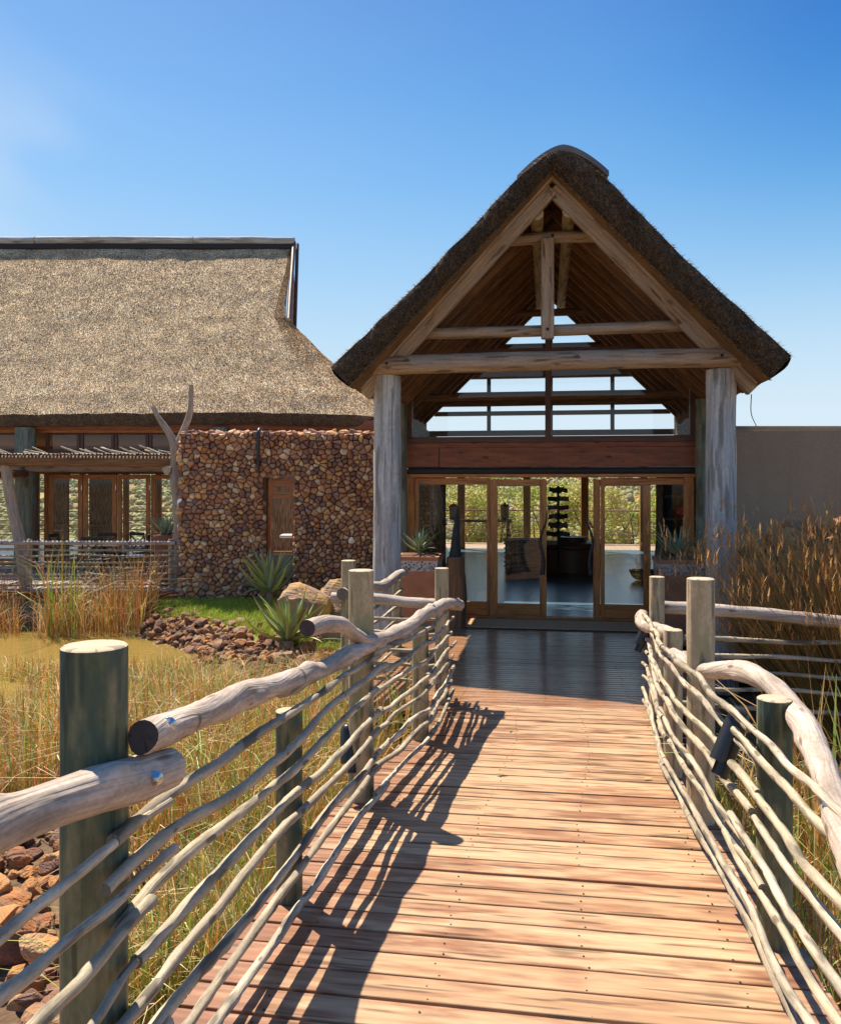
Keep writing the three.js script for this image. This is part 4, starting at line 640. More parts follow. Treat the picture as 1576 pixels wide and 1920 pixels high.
/* ---------- restaurant with the great thatched roof ---------- */
{
  const res = thing('restaurant', 'long restaurant under a great weathered thatch roof, left background', 'building');
  const XE = -.55, XL = -17, EY = 3.58, ED = 19.2, RY = 8.9, RD = 24.52, GX = -3.42, GY = 6.25;
  // height row t: 0 eave .. 1 ridge. each row runs along the front, turns the hip, runs back
  const rowPts = (t) => {
    const y = mix(EY, RY, t), d = mix(ED, RD, t) - .12 * Math.sin(t * Math.PI); const tg = (GY - EY) / (RY - EY); let pts = [];
    if (t <= tg) { const xr = mix(XE, GX, Math.pow(t / tg, 1.0)) - .10 * Math.sin(t / tg * Math.PI), cr = mix(1.5, .3, t / tg), dEnd = mix(30, 27.2, t / tg);
      for (let i = 0; i <= 70; i++) pts.push([mix(XL, xr - cr, i / 70), d]); for (let i = 1; i <= 12; i++) { const a = i / 12 * Math.PI / 2; pts.push([xr - cr + cr * Math.sin(a), d + cr * (1 - Math.cos(a))]); } for (let i = 1; i <= 14; i++) pts.push([xr, mix(d + cr, dEnd, i / 14)]); }
    else { const k = (t - tg) / (1 - tg), xr = mix(GX - .06, -3.72, Math.pow(k, .6)), cr = mix(.3, .10, Math.min(1, k * 1.6)); for (let i = 0; i <= 70; i++) pts.push([mix(XL, xr - cr, i / 70), d]); for (let i = 1; i <= 12; i++) { const a = i / 12; pts.push([xr - cr + cr * a, d + .04 * cr * a * a * a]); } for (let i = 1; i <= 14; i++) pts.push([xr, d + .05 * cr + .01 * i]); }
    return pts.map(([x, dd]) => { const n = .11 * (n3(x * .8, y * .8, dd * .8) - .5) + .05 * (n3(x * 3, y * 3, dd * 3) - .5); return V(x, y + n, -dd); });
  };
  const rows = 70, pos = [], uv = [], idx = []; let W = 0; const sampler = [];
  for (let j = 0; j <= rows; j++) { const p = rowPts(j / rows); W = p.length; sampler.push(p); let L = 0; p.forEach((q, i) => { if (i) L += q.distanceTo(p[i - 1]); pos.push(q.x, q.y, q.z); uv.push(L, j / rows * 7.6); }); }
  for (let j = 0; j < rows; j++) for (let i = 0; i < W - 1; i++) { const a = j * W + i; idx.push(a, a + 1, a + W, a + 1, a + W + 1, a + W); }
  const roof = part(res, 'thatch_roof', finish(pos, uv, idx), M.thatch);
  // eave edge, cut square
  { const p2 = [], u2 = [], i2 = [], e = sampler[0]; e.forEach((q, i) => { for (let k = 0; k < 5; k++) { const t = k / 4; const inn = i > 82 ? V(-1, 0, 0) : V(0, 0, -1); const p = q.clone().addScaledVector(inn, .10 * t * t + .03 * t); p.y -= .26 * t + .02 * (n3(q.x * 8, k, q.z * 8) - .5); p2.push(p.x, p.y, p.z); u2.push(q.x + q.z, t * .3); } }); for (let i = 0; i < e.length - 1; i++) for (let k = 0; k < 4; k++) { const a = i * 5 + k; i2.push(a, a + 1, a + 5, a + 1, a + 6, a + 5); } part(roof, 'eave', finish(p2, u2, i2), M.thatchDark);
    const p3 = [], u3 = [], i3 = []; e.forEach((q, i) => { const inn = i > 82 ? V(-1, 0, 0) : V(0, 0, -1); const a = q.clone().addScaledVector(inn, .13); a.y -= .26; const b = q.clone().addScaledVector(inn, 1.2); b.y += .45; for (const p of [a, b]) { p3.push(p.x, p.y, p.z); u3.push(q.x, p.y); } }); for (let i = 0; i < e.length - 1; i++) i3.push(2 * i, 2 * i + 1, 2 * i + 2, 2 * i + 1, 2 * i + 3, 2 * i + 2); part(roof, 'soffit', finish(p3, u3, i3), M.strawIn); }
  // rear slope so the roof is closed
  { const g = new THREE.BufferGeometry(); const q = [[XL, RY, -RD], [-3.8, RY, -RD], [XL, EY, -30], [-.6, EY, -30], [-4.7, GY, -27.2]]; g.setAttribute('position', new THREE.Float32BufferAttribute(q.flat(), 3)); g.setIndex([0, 2, 1, 1, 2, 4, 2, 3, 4]); planarUV(g, 'x', 'y'); g.computeVertexNormals(); part(roof, 'rear_slope', g, M.thatch); }
  // gablet: dark barge board and weathered boards
  { const s = [[-3.72, RY + .05, -RD], [-3.50, GY - .1, -22.0], [-3.60, GY + .05, -24.5]]; const g = new THREE.BufferGeometry(); g.setAttribute('position', new THREE.Float32BufferAttribute(s.flat(), 3)); g.setIndex([0, 1, 2]); planarUV(g, 'z', 'y'); g.computeVertexNormals(); part(res, 'gablet_panel', g, M.rafter);
    const bar = (a, b, w, m) => addLimb(res, 'gablet_barge_board', [a, b], w, m, { sides: 8, seg: 4, seed: 2, rough: .02 }); bar(V(-3.68, RY + .12, -RD + .05), V(-3.42, GY + .0, -21.82), .06, M.darkFrame); bar(V(-3.60, RY + .1, -RD - .1), V(-3.42, GY - .05, -22.9), .05, M.darkFrame); }
  // stubble of straw ends over the roof face
  const at = (i, j) => sampler[j][i];
  const place = (r) => { const i = Math.floor(r() * (W - 16)), jj = r(), j = Math.floor(jj * rows); const a = at(i, j), b = at(i + 1, j), c = at(i, Math.min(rows, j + 1)); const p = a.clone().addScaledVector(b.clone().sub(a), r()).addScaledVector(c.clone().sub(a), r()); const dn = a.clone().sub(c).normalize(); return [p, dn.multiplyScalar(1).add(V(rr(-.22, .22, r), .18 + .3 * r(), .15 + .25 * r()))]; };
  strawTufts(roof, 'straw_ends', 150000, place, .05, .0055, [[.84, .60, .34], [.68, .46, .25], [.48, .32, .17], [.94, .70, .42], [.30, .19, .10]], 71, M.strawEnd);
  // ridge logs
  for (const [a, b, y] of [[-17, -11.2, .15], [-11.15, -6.6, .15], [-6.55, -3.66, .14]]) addLimb(res, 'ridge_log', [V(a, RY + y + .015, -RD + .08), V((a + b) / 2, RY + y + .02, -RD + .08), V(b, RY + y, -RD + .08)], .115, M.column, { sides: 14, seg: 16, rough: .05, freq: 2, seed: a });
  part(res, 'ridge_flashing', box(13.2, .14, .34, -10.3, RY - .02, -RD - .02), M.blackMatte);
  // front wall at d = 19.85: fascia, clerestory, lintel, folding doors
  const zf = -19.85; const bx = (w, h, x, y, dz = 0, dep = .1, o = 0) => box(w, h, dep, x, y, zf + dz, .006, o || x * 1.3 + y);
  part(res, 'fascia', bx(16, .20, -9.0, 3.36, .35, .08), M.panel); part(res, 'fascia', bx(16, .10, -9.0, 3.24, .12, .08, 4), M.frame);
  part(res, 'lintel', bx(16, .48, -9.0, 2.50, .0, .1), M.panel); part(res, 'lintel', bx(16, .14, -9.0, 2.33, .06, .1, 7), M.darkFrame);
  const s = 79.4, X = (px) => (px - 788) / s;
  const win = (a, b) => { const x0 = X(a), x1 = X(b), w = x1 - x0, c = (x0 + x1) / 2; const f = part(res, 'clerestory_window', merge([bx(w, .07, c, 3.185, 0, .08), bx(w, .07, c, 2.775, 0, .08), bx(.07, .345, x0 + .035, 2.98, 0, .079), bx(.07, .345, x1 - .035, 2.98, 0, .079)]), M.darkFrame); part(f, 'pane', new THREE.PlaneGeometry(w - .14, .34).translate(c, 2.98, zf), M.glass); };
  for (const [a, b] of [[-90, -26], [-24, 44], [87, 151], [152, 215], [216, 279], [280, 343], [344, 407], [408, 470], [471, 534], [535, 598], [599, 662]]) win(a, b);
  const door = (a, b) => { const x0 = X(a), x1 = X(b), w = x1 - x0, c = (x0 + x1) / 2; const f = part(res, 'folding_door', merge([bx(.10, 2.2, x0 + .05, 1.11, 0, .06), bx(.10, 2.2, x1 - .05, 1.11, 0, .06), bx(w - .2, .10, c, 2.16, 0, .058), bx(w - .2, .22, c, .12, 0, .058)]), M.frame); part(f, 'glass', new THREE.PlaneGeometry(w - .2, 1.88).translate(c, 1.17, zf), M.glass); part(f, 'hinge', box(.02, .12, .03, x1, 1.9, zf + .05), M.steel); };
  for (const [a, b] of [[-96, -30], [-28, 40], [92, 155], [157, 219], [221, 282], [284, 345]]) door(a, b);
  part(res, 'door_post', bx(.07, 2.24, X(45), 1.12, .02, .1), M.frame); part(res, 'door_post', bx(.07, 2.24, X(88), 1.12, .02, .1), M.frame);
  part(res, 'front_wall', bx(4.2, 2.3, X(345) + 2.12, 1.12, -.02, .12), M.reedScreen);
  addLimb(res, 'gum_pole', [V(-9.12, -.1, -19.45), V(-9.1, 1.6, -19.45), V(-9.12, 3.28, -19.42)], [.27, .225], M.greenPole, { sides: 20, seg: 20, rough: .05, freq: 2, seed: 3 });
  addLimb(res, 'gum_pole', [V(-4.62, -.1, -19.4), V(-4.62, 3.28, -19.4)], .19, M.greenPole, { sides: 16, seg: 12, rough: .05, freq: 2, seed: 4 });
  // floor, back posts, low back rail; far side is open to the view
  part(res, 'floor', box(14.5, .1, 10, -10.3, -.06, -24.9), M.porch);
  for (const x of [-13.5, -11.9, -10.35, -9.2, -7.75, -6.2, -4.9]) addLimb(res, 'back_post', [V(x, -.1, -29.6), V(x, 3.7, -29.6)], .11, M.rafter, { sides: 10, seg: 4, seed: x });
  part(res, 'sky_block_back_beam', box(15, 1.0, .2, -10, 2.82, -29.6), M.rafter); part(res, 'ceiling', box(16, .06, 9.5, -9.2, 3.32, -24.8), M.rafter);  // back beam deepened to block the sky strip and darken the clerestory panes
  part(res, 'end_wall', box(.15, 3.3, 9.8, -2.9, 1.6, -24.8), M.reedScreen);
  for (let k = 0; k < 6; k++) part(res, 'back_rail', box(14, .035, .035, -10, .2 + k * .16, -29.75), M.truss);
  const scr = (x, w, d) => { const g = thing('reed_screen', x < -10 ? 'reed screen inside the restaurant beside the green pole' : 'broad reed screen inside the restaurant behind the middle folding doors', 'screen'); part(g, 'panel', box(w, 2.3, .1, x, 1.14, -d, .03), M.reedScreen); part(g, 'rail', box(w + .04, .05, .14, x, 2.25, -d), M.rafter); part(g, 'foot', box(w * .8, .04, .4, x, .015, -d), M.rafter); };
  scr(-10.3, .55, 24.0); scr(-9.2, .80, 24.4);
}
/* terrace, its railing, pergola and furniture */
{
  const ter = part(scene, 'terrace', merge([box(13, .16, 4.1, -10.95, -.085, -17.83)]), M.screed); ter.userData.kind = 'structure';
  part(ter, 'slab_edge', box(13, .22, .06, -10.95, -.12, -15.74), M.panel);
  const g = thing('pole_railing', 'long low railing of grey poles along the restaurant terrace', 'railing');
  for (const x of [-12.2, -9.9, -7.4, -4.72]) post(g, V(x, 0, -15.92), .95, .05, M.post[2], { seed: x, down: .3 });
  addLimb(g, 'handrail', [V(-13, .88, -15.86), V(-9, .885, -15.86), V(-4.62, .88, -15.86)], .04, M.rail, { sides: 10, seg: 20, rough: .05, seed: 51, end: midEnd });
  levelRods(g, V(-13, 0, -15.86), V(-8.2, 0, -15.86), [.76, .64, .53, .42, .31, .20, .09], M.rodR, 7, .022); levelRods(g, V(-8.3, 0, -15.85), V(-4.5, 0, -15.85), [.75, .65, .52, .43, .30, .21, .10, .02], M.rodR, 8, .022);
  const p = thing('pergola', 'stick roofed pergola shading the restaurant terrace', 'pergola');
  addLimb(p, 'beam', [V(-13, 2.42, -16.15), V(-8, 2.44, -16.15), V(-4.75, 2.42, -16.15)], [.12, .10], M.rafter, { sides: 14, seg: 16, rough: .05, freq: 2, seed: 6 });
  addLimb(p, 'beam', [V(-13, 2.34, -19.3), V(-4.6, 2.36, -19.3)], .09, M.truss, { sides: 12, seg: 8, seed: 7, rough: .04 }); addLimb(p, 'cross_pole', [V(-4.78, 2.26, -15.85), V(-4.8, 2.24, -19.4)], .08, M.truss, { sides: 12, seg: 8, seed: 8 }); addLimb(p, 'cross_pole', [V(-8.9, 2.24, -16.0), V(-9.05, 2.22, -19.4)], .08, M.rafter, { sides: 12, seg: 8, seed: 9 });
  const r = rngOf(81); for (let x = -12.4; x < -4.72; x += .068) { const a = V(x, 2.555 + rr(-.004, .012, r), -15.95 + rr(-.05, .05, r)), b = V(x + rr(-.08, .08, r), 2.475 + rr(0, .03, r), -19.5 + rr(-.3, .1, r)), m = a.clone().lerp(b, .5); m.x += rr(-.025, .025, r); addLimb(p, 'lath', [a, m, b], [.021, .017], M.rodR[Math.floor(r() * 3)], { sides: 6, seg: 5, rough: .08, seed: Math.floor(x * 9), ends: [0, 0] }); }
  for (let k = 0; k < 26; k++) { const x = rr(-9.3, -4.9, r), d = rr(16.6, 18.6, r), a = V(x, 2.60, -d), b = V(x - rr(.25, .5, r), 2.62 + rr(.05, .16, r), -d + rr(-.15, .15, r)); addLimb(p, 'loose_stick', [a, b], [.02, .015], M.rodR[k % 3], { sides: 6, seg: 3, seed: k, ends: [0, 0] }); }
  // forked trunks carrying the beam
  const fork = (n, l, x, sc, seed, lean) => { const g = thing(n, l, 'tree trunk'); const Q = (a, y, z = 0) => V(x + a * sc, y, -15.98 + z); addLimb(g, 'trunk', [Q(.05, -.05), Q(.04, .6), Q(.0 + lean, 1.35), Q(-.05 + lean, 1.9), Q(-.02, 2.35), Q(.0, 2.72)], (t) => .115 - .015 * t, M.forked, { sides: 14, seg: 30, rough: .13, freq: 4, seed, ends: [0, 0] }); addLimb(g, 'branch', [Q(.0, 2.66), Q(-.13, 2.95), Q(-.33, 3.25), Q(-.44, 3.46)], [.085, .04], M.forked, { sides: 12, seg: 18, rough: .1, freq: 5, seed: seed + 1, end: endGrain }); addLimb(g, 'branch', [Q(.0, 2.66), Q(.13, 2.98), Q(.26, 3.35), Q(.29, 3.88)], [.08, .045], M.forked, { sides: 12, seg: 18, rough: .1, freq: 5, seed: seed + 2, end: endGrain }); };
  fork('forked_trunk', 'bleached forked trunk at the terrace corner beside the stone wall', -4.64, 1, 31, .06);
  { const q = thing('support_trunk', 'leaning bleached trunk holding the pergola at the left edge', 'tree trunk'); addLimb(q, 'trunk', [V(-7.60, -.05, -16.2), V(-7.68, .7, -16.2), V(-7.85, 1.5, -16.2), V(-7.98, 2.35, -16.18)], [.12, .09], M.forked, { sides: 12, seg: 20, rough: .1, freq: 4, seed: 41 }); }
  const pot = thing('terrace_pot', 'tall dark red pot holding an agave on the terrace', 'pot'); pot.position.set(-5.0, .0, -16.55); part(pot, 'body', new THREE.LatheGeometry([[0, 0], [.17, 0], [.22, .5], [.235, .92], [.25, .93], [.25, .99], [.21, .99], [.2, .93], [0, .93]].map(([a, b]) => new THREE.Vector2(a, b)), 24), M.potRed); part(pot, 'soil', new THREE.CylinderGeometry(.2, .2, .02, 16).translate(0, .94, 0), M.mortar);
  aloe('agave', 'spiky grey green agave in the red terrace pot', V(-5.0, .96, -16.55), .42, 36, M.aloeBlue, 13);
  const cg = new THREE.CylinderGeometry(.013, .013, 1, 6);
  const bar = (a, b) => { const L = a.distanceTo(b), g = cg.clone().scale(1, L, 1); const o = new THREE.Object3D(); o.position.copy(a).lerp(b, .5); o.quaternion.setFromUnitVectors(V(0, 1, 0), b.clone().sub(a).normalize()); o.updateMatrix(); return g.applyMatrix4(o.matrix); };
  const chair = thing('folding_chair', 'dark folding chair with crossed back facing the terrace railing', 'chair', 'dark chairs on the terrace');
  part(chair, 'seat', box(.42, .03, .40, 0, .46, 0, .008), M.blackMatte); for (const [a, b] of [[-1, -1], [1, -1], [-1, 1], [1, 1]]) part(chair, 'leg', bar(V(a * .2, 0, b * .19), V(a * .19, .46, b * .17)), M.blackMatte);
  part(chair, 'backrest', merge([bar(V(-.2, .46, -.19), V(-.21, .92, -.26)), bar(V(.2, .46, -.19), V(.21, .92, -.26)), bar(V(-.2, .54, -.2), V(.21, .86, -.25)), bar(V(.2, .54, -.2), V(-.21, .86, -.25)), box(.44, .07, .02, 0, .9, -.255)]), M.blackMatte);
  part(chair, 'armrest', box(.035, .025, .4, -.22, .66, -.02), M.blackMatte); part(chair, 'armrest', box(.035, .025, .4, .22, .66, -.02), M.blackMatte);
  const spots = [[-6.55, 17.1, 3.0, 'dark crossed back chair at the front of the terrace table'], [-5.95, 17.6, 4.5, 'dark chair seen side on, right of the terrace table'], [-6.75, 18.5, .2, 'dark chair behind the terrace table'], [-7.55, 17.9, 1.6, 'dark chair left of the terrace table'], [-6.1, 18.7, .5, 'dark chair near the folding doors behind the table']];
  spots.forEach(([x, d, a, l], i) => { const c = i ? chair.clone() : chair; if (i) { c.name = numbered('folding_chair'); scene.add(c); c.userData = { category: 'chair', group: 'dark chairs on the terrace' }; } c.userData.label = l; c.position.set(x, -.003, -d); c.rotation.y = a; });
  const tb = (x, d, l) => { const t = thing('terrace_table', l, 'table'); t.position.set(x, -.003, -d); part(t, 'top', box(.9, .04, .9, 0, .73, 0, .01), M.white); part(t, 'column', new THREE.CylinderGeometry(.04, .05, .7, 10).translate(0, .36, 0), M.blackMatte); part(t, 'foot', new THREE.CylinderGeometry(.25, .28, .03, 16).translate(0, .016, 0), M.blackMatte); };
  tb(-6.7, 17.8, 'white topped table on the terrace among dark chairs'); tb(-9.9, 17.6, 'white topped table at the left edge of the terrace');
}

/* ---------- plastered wall and stone mound on the right ---------- */
{
  const w = thing('garden_wall', 'plain beige plastered wall right of the entrance hall', 'wall');
  part(w, 'face', box(7.5, 3.3, .25, 8.35, 1.17, -12.45), M.plaster); part(w, 'coping', box(7.52, .03, .29, 8.35, 2.835, -12.45), M.plaster);
  solo('cable', (() => { const c = new THREE.CatmullRomCurve3([V(4.05, 3.1, -10.3), V(4.4, 2.95, -11.2), V(4.95, 2.85, -12.4)]); return new THREE.TubeGeometry(c, 20, .006, 5); })(), M.blackMatte, 'thin dark cable from the eave down to the beige wall', 'cable');
}
const rockGeos = []; { const r = rngOf(33); for (let k = 0; k < 7; k++) { let g = new THREE.IcosahedronGeometry(1, 2); const p = g.attributes.position; const planes = []; for (let q = 0; q < 9; q++) planes.push([V(rr(-1, 1, r), rr(-1, 1, r), rr(-1, 1, r)).normalize(), rr(.5, .85, r)]); for (let i = 0; i < p.count; i++) { const v = V(p.getX(i), p.getY(i), p.getZ(i)); for (const [n, d] of planes) { const q = v.dot(n); if (q > d) v.addScaledVector(n, d - q); } v.multiplyScalar(1 + .18 * (n3(v.x * 2.2 + k * 9, v.y * 2.2, v.z * 2.2) - .5)); p.setXYZ(i, v.x, v.y, v.z); } g.deleteAttribute('normal'); g.computeVertexNormals(); g = toCreasedNormals(g, .5); planarUV(g, 'x', 'y', .25, .25); const uv = g.attributes.uv, pp = g.attributes.position; for (let i = 0; i < uv.count; i++) uv.setXY(i, pp.getX(i) * .22 + pp.getZ(i) * .12, pp.getY(i) * .22 + k * .3); rockGeos.push(g); } }
function rockAt(x, d, s, r, lift, label, group, mats = M.rock) { const o = solo('rock', rockGeos[Math.floor(r() * 7)], mats[Math.floor(r() * mats.length)], label, 'rock', group); o.scale.set(s * rr(.8, 1.35, r), s * rr(.5, .85, r), s * rr(.75, 1.2, r)); o.rotation.set(rr(-.5, .5, r), rr(0, 6.28, r), rr(-.5, .5, r)); o.position.set(x, terrain(x, d) + s * .22 + lift, -d); return o; }
function rockStuff(n, place, name, label, cat) { const ims = rockGeos.slice(0, 5).map((g, k) => { const im = new THREE.InstancedMesh(g, M.rock[k], Math.ceil(n / 5)); return im; }); const r = rngOf(n), o = new THREE.Object3D(); const grp = new THREE.Group(); grp.name = name; grp.userData = { kind: 'stuff', label, category: cat }; ims.forEach((im, k) => { im.name = 'rubble'; for (let i = 0; i < im.count; i++) { const [x, d, s] = place(r); o.position.set(x, terrain(x, d) + s * .1, -d); o.rotation.set(rr(-1, 1, r), rr(0, 6, r), rr(-1, 1, r)); o.scale.set(s, s * .7, s); o.updateMatrix(); im.setMatrixAt(i, o.matrix); } grp.add(im); }); scene.add(grp); }
{
  const r = rngOf(44);
  // rubble on the bank below the left railing
  let n = 0; for (let t = 0; t < 4000 && n < 168; t++) { const d = rr(1.7, 7.2, r), x = rr(-4.6, -.85, r); const xe = along(leftLine, d) - .28; if (x > xe || (d > 5.6 && x > -2.2) || x < -d * .62 - .3) continue; if (d > 4.3 && x > xe - .75) continue; n++; rockAt(x, d, rr(.07, .15, r), r, rr(0, .05, r), 'rust brown rubble rock on the bank below the left railing', 'rubble on the near bank'); }
  rockStuff(1500, (q) => { let x, d; do { d = rr(1.5, 7.2, q); x = rr(-4.8, -.8, q); } while (x > along(leftLine, d) - .2 || (d > 4.6 && x > -1.6)); return [x, d, rr(.035, .085, q)]; }, 'rubble_bank', 'small broken rubble filling between the near rocks', 'rubble');
  // ridge of rocks between pond and lawn
  const ridge = (q) => { const t = q(), c = [mix(-4.6, -.9, t), mix(14.2, 10.7, t)], w = mix(.45, .85, t); return [c[0] + rr(-w, w, q) * .8, c[1] + rr(-w, w, q) * 1.1]; };
  for (let k = 0; k < 130; k++) { const [x, d] = ridge(r); rockAt(x, d, rr(.06, .115, r), r, rr(0, .05, r), 'dark brown rubble rock in the ridge between pond and lawn', 'rubble ridge by the lawn', [M.rock[2], M.rock[3], M.rock[5], M.rock[0]]); }
  rockStuff(900, (q) => { const [x, d] = ridge(q); return [x, d, rr(.03, .07, q)]; }, 'rubble_ridge', 'small rubble filling the ridge between pond and lawn', 'rubble');
  const bGeo = (k) => { let g = new THREE.IcosahedronGeometry(1, 5); const p = g.attributes.position, q = rngOf(k + 5), pl = []; for (let i = 0; i < 11; i++) pl.push([V(rr(-1, 1, q), rr(-.6, 1, q), rr(-1, 1, q)).normalize(), rr(.5, .85, q)]); for (let i = 0; i < p.count; i++) { const v = V(p.getX(i), p.getY(i), p.getZ(i)); for (const [n, e] of pl) { const w = v.dot(n); if (w > e) v.addScaledVector(n, (e - w) * .92); } const f = 1 + .10 * (n3(v.x * 3 + k, v.y * 6, v.z * 3) - .5) + .09 * (n3(v.x * 9, v.y * 12 + k, v.z * 9) - .5) + .05 * (n3(v.x * 24, v.y * 24, v.z * 24 + k) - .5); p.setXYZ(i, v.x * f, v.y * f, v.z * f); } g.deleteAttribute('normal'); g.computeVertexNormals(); g = toCreasedNormals(g, .35); const pp = g.attributes.position, uv = []; for (let i = 0; i < pp.count; i++) uv.push(pp.getX(i) * .5 + pp.getZ(i) * .4, pp.getY(i) * .6); g.setAttribute('uv', new THREE.Float32BufferAttribute(uv, 2)); return g; };
  const bl = (px, py, d, sx, sy, sz, k, l) => { const p = P(px, py, d); const o = solo('boulder', bGeo(k), M.boulder, l, 'boulder'); o.scale.set(sx, sy, sz); o.position.set(p.x, terrain(p.x, d) + sy * .45, -d); o.rotation.set(.2, k * 1.7, -.12); return o; };
  bl(572, 1100, 13.6, .50, .46, .45, 1, 'large ochre sandstone boulder by the stone wall'); bl(628, 1100, 13.9, .42, .42, .40, 3, 'grey brown boulder behind the corner post of the porch'); bl(618, 1140, 12.5, .36, .26, .34, 5, 'low flat boulder on the lawn below the larger ones');
  // dry stone mound on the right
  const md = thing('stone_mound', 'rounded dry stone mound behind the rushes on the right', 'stone mound'); for (let k = 0; k < 150; k++) { const a = rr(0, 3.14, r), t = rr(-1, 1, r); const rad = 1.15; const x = 5.15 + t * 1.5, y = -.2 + Math.sin(a) * rad * Math.sqrt(1 - t * t * .55) * 1.5, d = 10.2 - Math.cos(a) * rad * Math.sqrt(1 - t * t * .55); const o = part(md, 'stone', rockGeos[k % 7], [M.rock[4], M.rock[1], M.rock[2], M.rock[5], M.boulder][k % 5]); const s = rr(.09, .17, r); o.scale.set(s * 1.3, s * .8, s); o.position.set(x, y, -d); o.rotation.set(rr(-.3, .3, r), rr(0, 6, r), rr(-.3, .3, r)); }
  part(md, 'core', new THREE.SphereGeometry(1, 16, 10).scale(1.5, 1.62, 1.08).translate(5.15, -.25, -10.2), M.mortar);
}

/* ---------- grasses, reeds, rushes, bushes ---------- */
class Blades {
  constructor() { this.p = []; this.c = []; this.i = []; this.u = []; }
  add(x, y, z, h, w, az, lean, bend, col, n = 4) {
    const dx = Math.cos(az), dz = Math.sin(az), sx = -dz, sz = dx, b0 = this.p.length / 3; const tw = az * 3;
    for (let k = 0; k <= n; k++) { const t = k / n, a = lean * t + bend * t * t * t, yy = y + h * (t - .35 * Math.max(0, bend) * t * t * t * t), ww = w * (k === n ? .08 : 1 - .55 * t * t) * .5; const ox = Math.cos(tw) * sx - Math.sin(tw) * dx * .6, oz = Math.cos(tw) * sz - Math.sin(tw) * dz * .6;
      for (const s of [-1, 1]) { this.p.push(x + dx * a * h + ox * ww * s, yy, z + dz * a * h + oz * ww * s); this.c.push(...col); this.u.push(s, t); } }
    for (let k = 0; k < n; k++) { const a = b0 + 2 * k; this.i.push(a, a + 1, a + 2, a + 1, a + 3, a + 2); }
  }
  geo() { return finish(this.p, this.u, this.i, this.c); }
}
const jig = (c, r, k = .3) => { const q = rr(1 - k, 1 + k, r); return [c[0] * q * rr(.9, 1.1, r), c[1] * q * rr(.9, 1.1, r), c[2] * q]; };
const dry = [[.66, .30, .06], [.70, .40, .10], [.58, .21, .045], [.74, .48, .15], [.62, .27, .06]], green = [[.24, .34, .04], [.34, .42, .05], [.18, .27, .035], [.42, .45, .07]], pale = [[.78, .64, .40], [.72, .54, .28]];
function reeds(name, label, n, place, seed, o = {}) {
  const B2 = new Blades(), r = rngOf(seed);
  for (let k = 0; k < n; k++) { const q = place(r); if (!q) continue; const [x, d, hs = 1] = q; const g = r(); const tuft = o.green ?? .40; const col = g < tuft ? green[Math.floor(r() * 4)] : g < tuft + .10 ? pale[Math.floor(r() * 2)] : dry[Math.floor(r() * 5)];
    const h = rr(o.h0 ?? .5, o.h1 ?? 1.05, r) * hs; const y0 = Math.max(terrain(x, d), WATER - .05) - .03; B2.add(x, y0, -d, h, rr(.006, .013, r) * (o.w ?? 1), rr(0, 6.28, r), rr(-.1, .3, r), r() < .3 ? rr(.4, 1.1, r) : rr(0, .3, r), jig(col, r)); }
  const m = part(scene, numbered(name), B2.geo(), M.blade); m.userData = { kind: 'stuff', label, category: 'reeds' };
}
const clump = (x, d, f = 1.1, t = .45) => n3(x * f + 7, 2, d * f) > t;
reeds('reed_bed', 'golden dry reeds and green blades between the pond and the left railing', 30000, (r) => { const d = rr(5.0, 11.6, r), x = rr(-6.2, .2, r); const xe = along(leftLine, Math.min(d, 7.4)) - .30; if (x > xe || (d > 7.2 && x > -.55)) return null; const cut = mix(-3.2, -5.6, smooth(8, 11.5, d)); if (x < cut) { if (!(d < 8.4 && clump(x, d, 1.4, .28))) return null; } if (d < 6.4 && x < -1.9 && !clump(x, d, 2, .62)) return null; if (d > 10.2 && x > -3.3) return null; if (!clump(x, d, 1.9, .27)) return null; return [x, d, mix(.8, 1.0, n3(x, 5, d)) * mix(1, .62, smooth(7.2, 9.4, d)) * (x < -2.6 ? mix(1, .70, smooth(-2.6, -4.2, x)) : 1.12)]; }, 101);
reeds('reed_bed', 'reeds and grass growing close under the left railing', 6500, (r) => { const d = rr(3.7, 6.2, r), x = along(leftLine, d) - rr(.20, 1.0, r); if (!clump(x, d, 2.2, .30)) return null; return [x, d, .85]; }, 102, { h0: .25, h1: .85, green: .5 });
reeds('reed_bed', 'tall rusty reeds at the far side of the pond before the terrace', 2300, (r) => { const d = rr(14.0, 15.4, r), x = rr(-8.8, -4.7, r); if (!clump(x, d, 1.2, .34)) return null; return [x, d, 1 + .5 * smooth(.6, .9, n3(x * 1.1, 3, 4))]; }, 103, { h0: .4, h1: .85, green: .15, w: 1.3 });
reeds('reed_bed', 'tall green and gold reed clump standing before the terrace railing', 110, (r) => [-6.05 + rr(-.28, .28, r), 14.2 + rr(-.25, .25, r)], 104, { h0: 1.0, h1: 1.95, green: .55, w: 1.7 });
reeds('reed_bed', 'dry reeds and green blades behind the right railing', 3800, (r) => { const d = rr(1.9, 6.2, r), x = along(rightLine, d) + rr(.22, 2.0, r); if (x > d * .62) return null; return [x, d, .85]; }, 105, { h0: .35, h1: 1.0, green: .45 });
reeds('reed_bed', 'pale bent reed leaves rising above the right handrail', 90, (r) => [rr(2.2, 2.75, r), rr(4.4, 5.2, r)], 106, { h0: 1.1, h1: 1.6, green: .3, w: 2 });
reeds('reed_bed', 'few tall blades beside the porch corner post', 60, (r) => [rr(-.28, -.05, r), rr(6.7, 7.1, r)], 107, { h0: .8, h1: 1.3, green: .6, w: 1.2 });
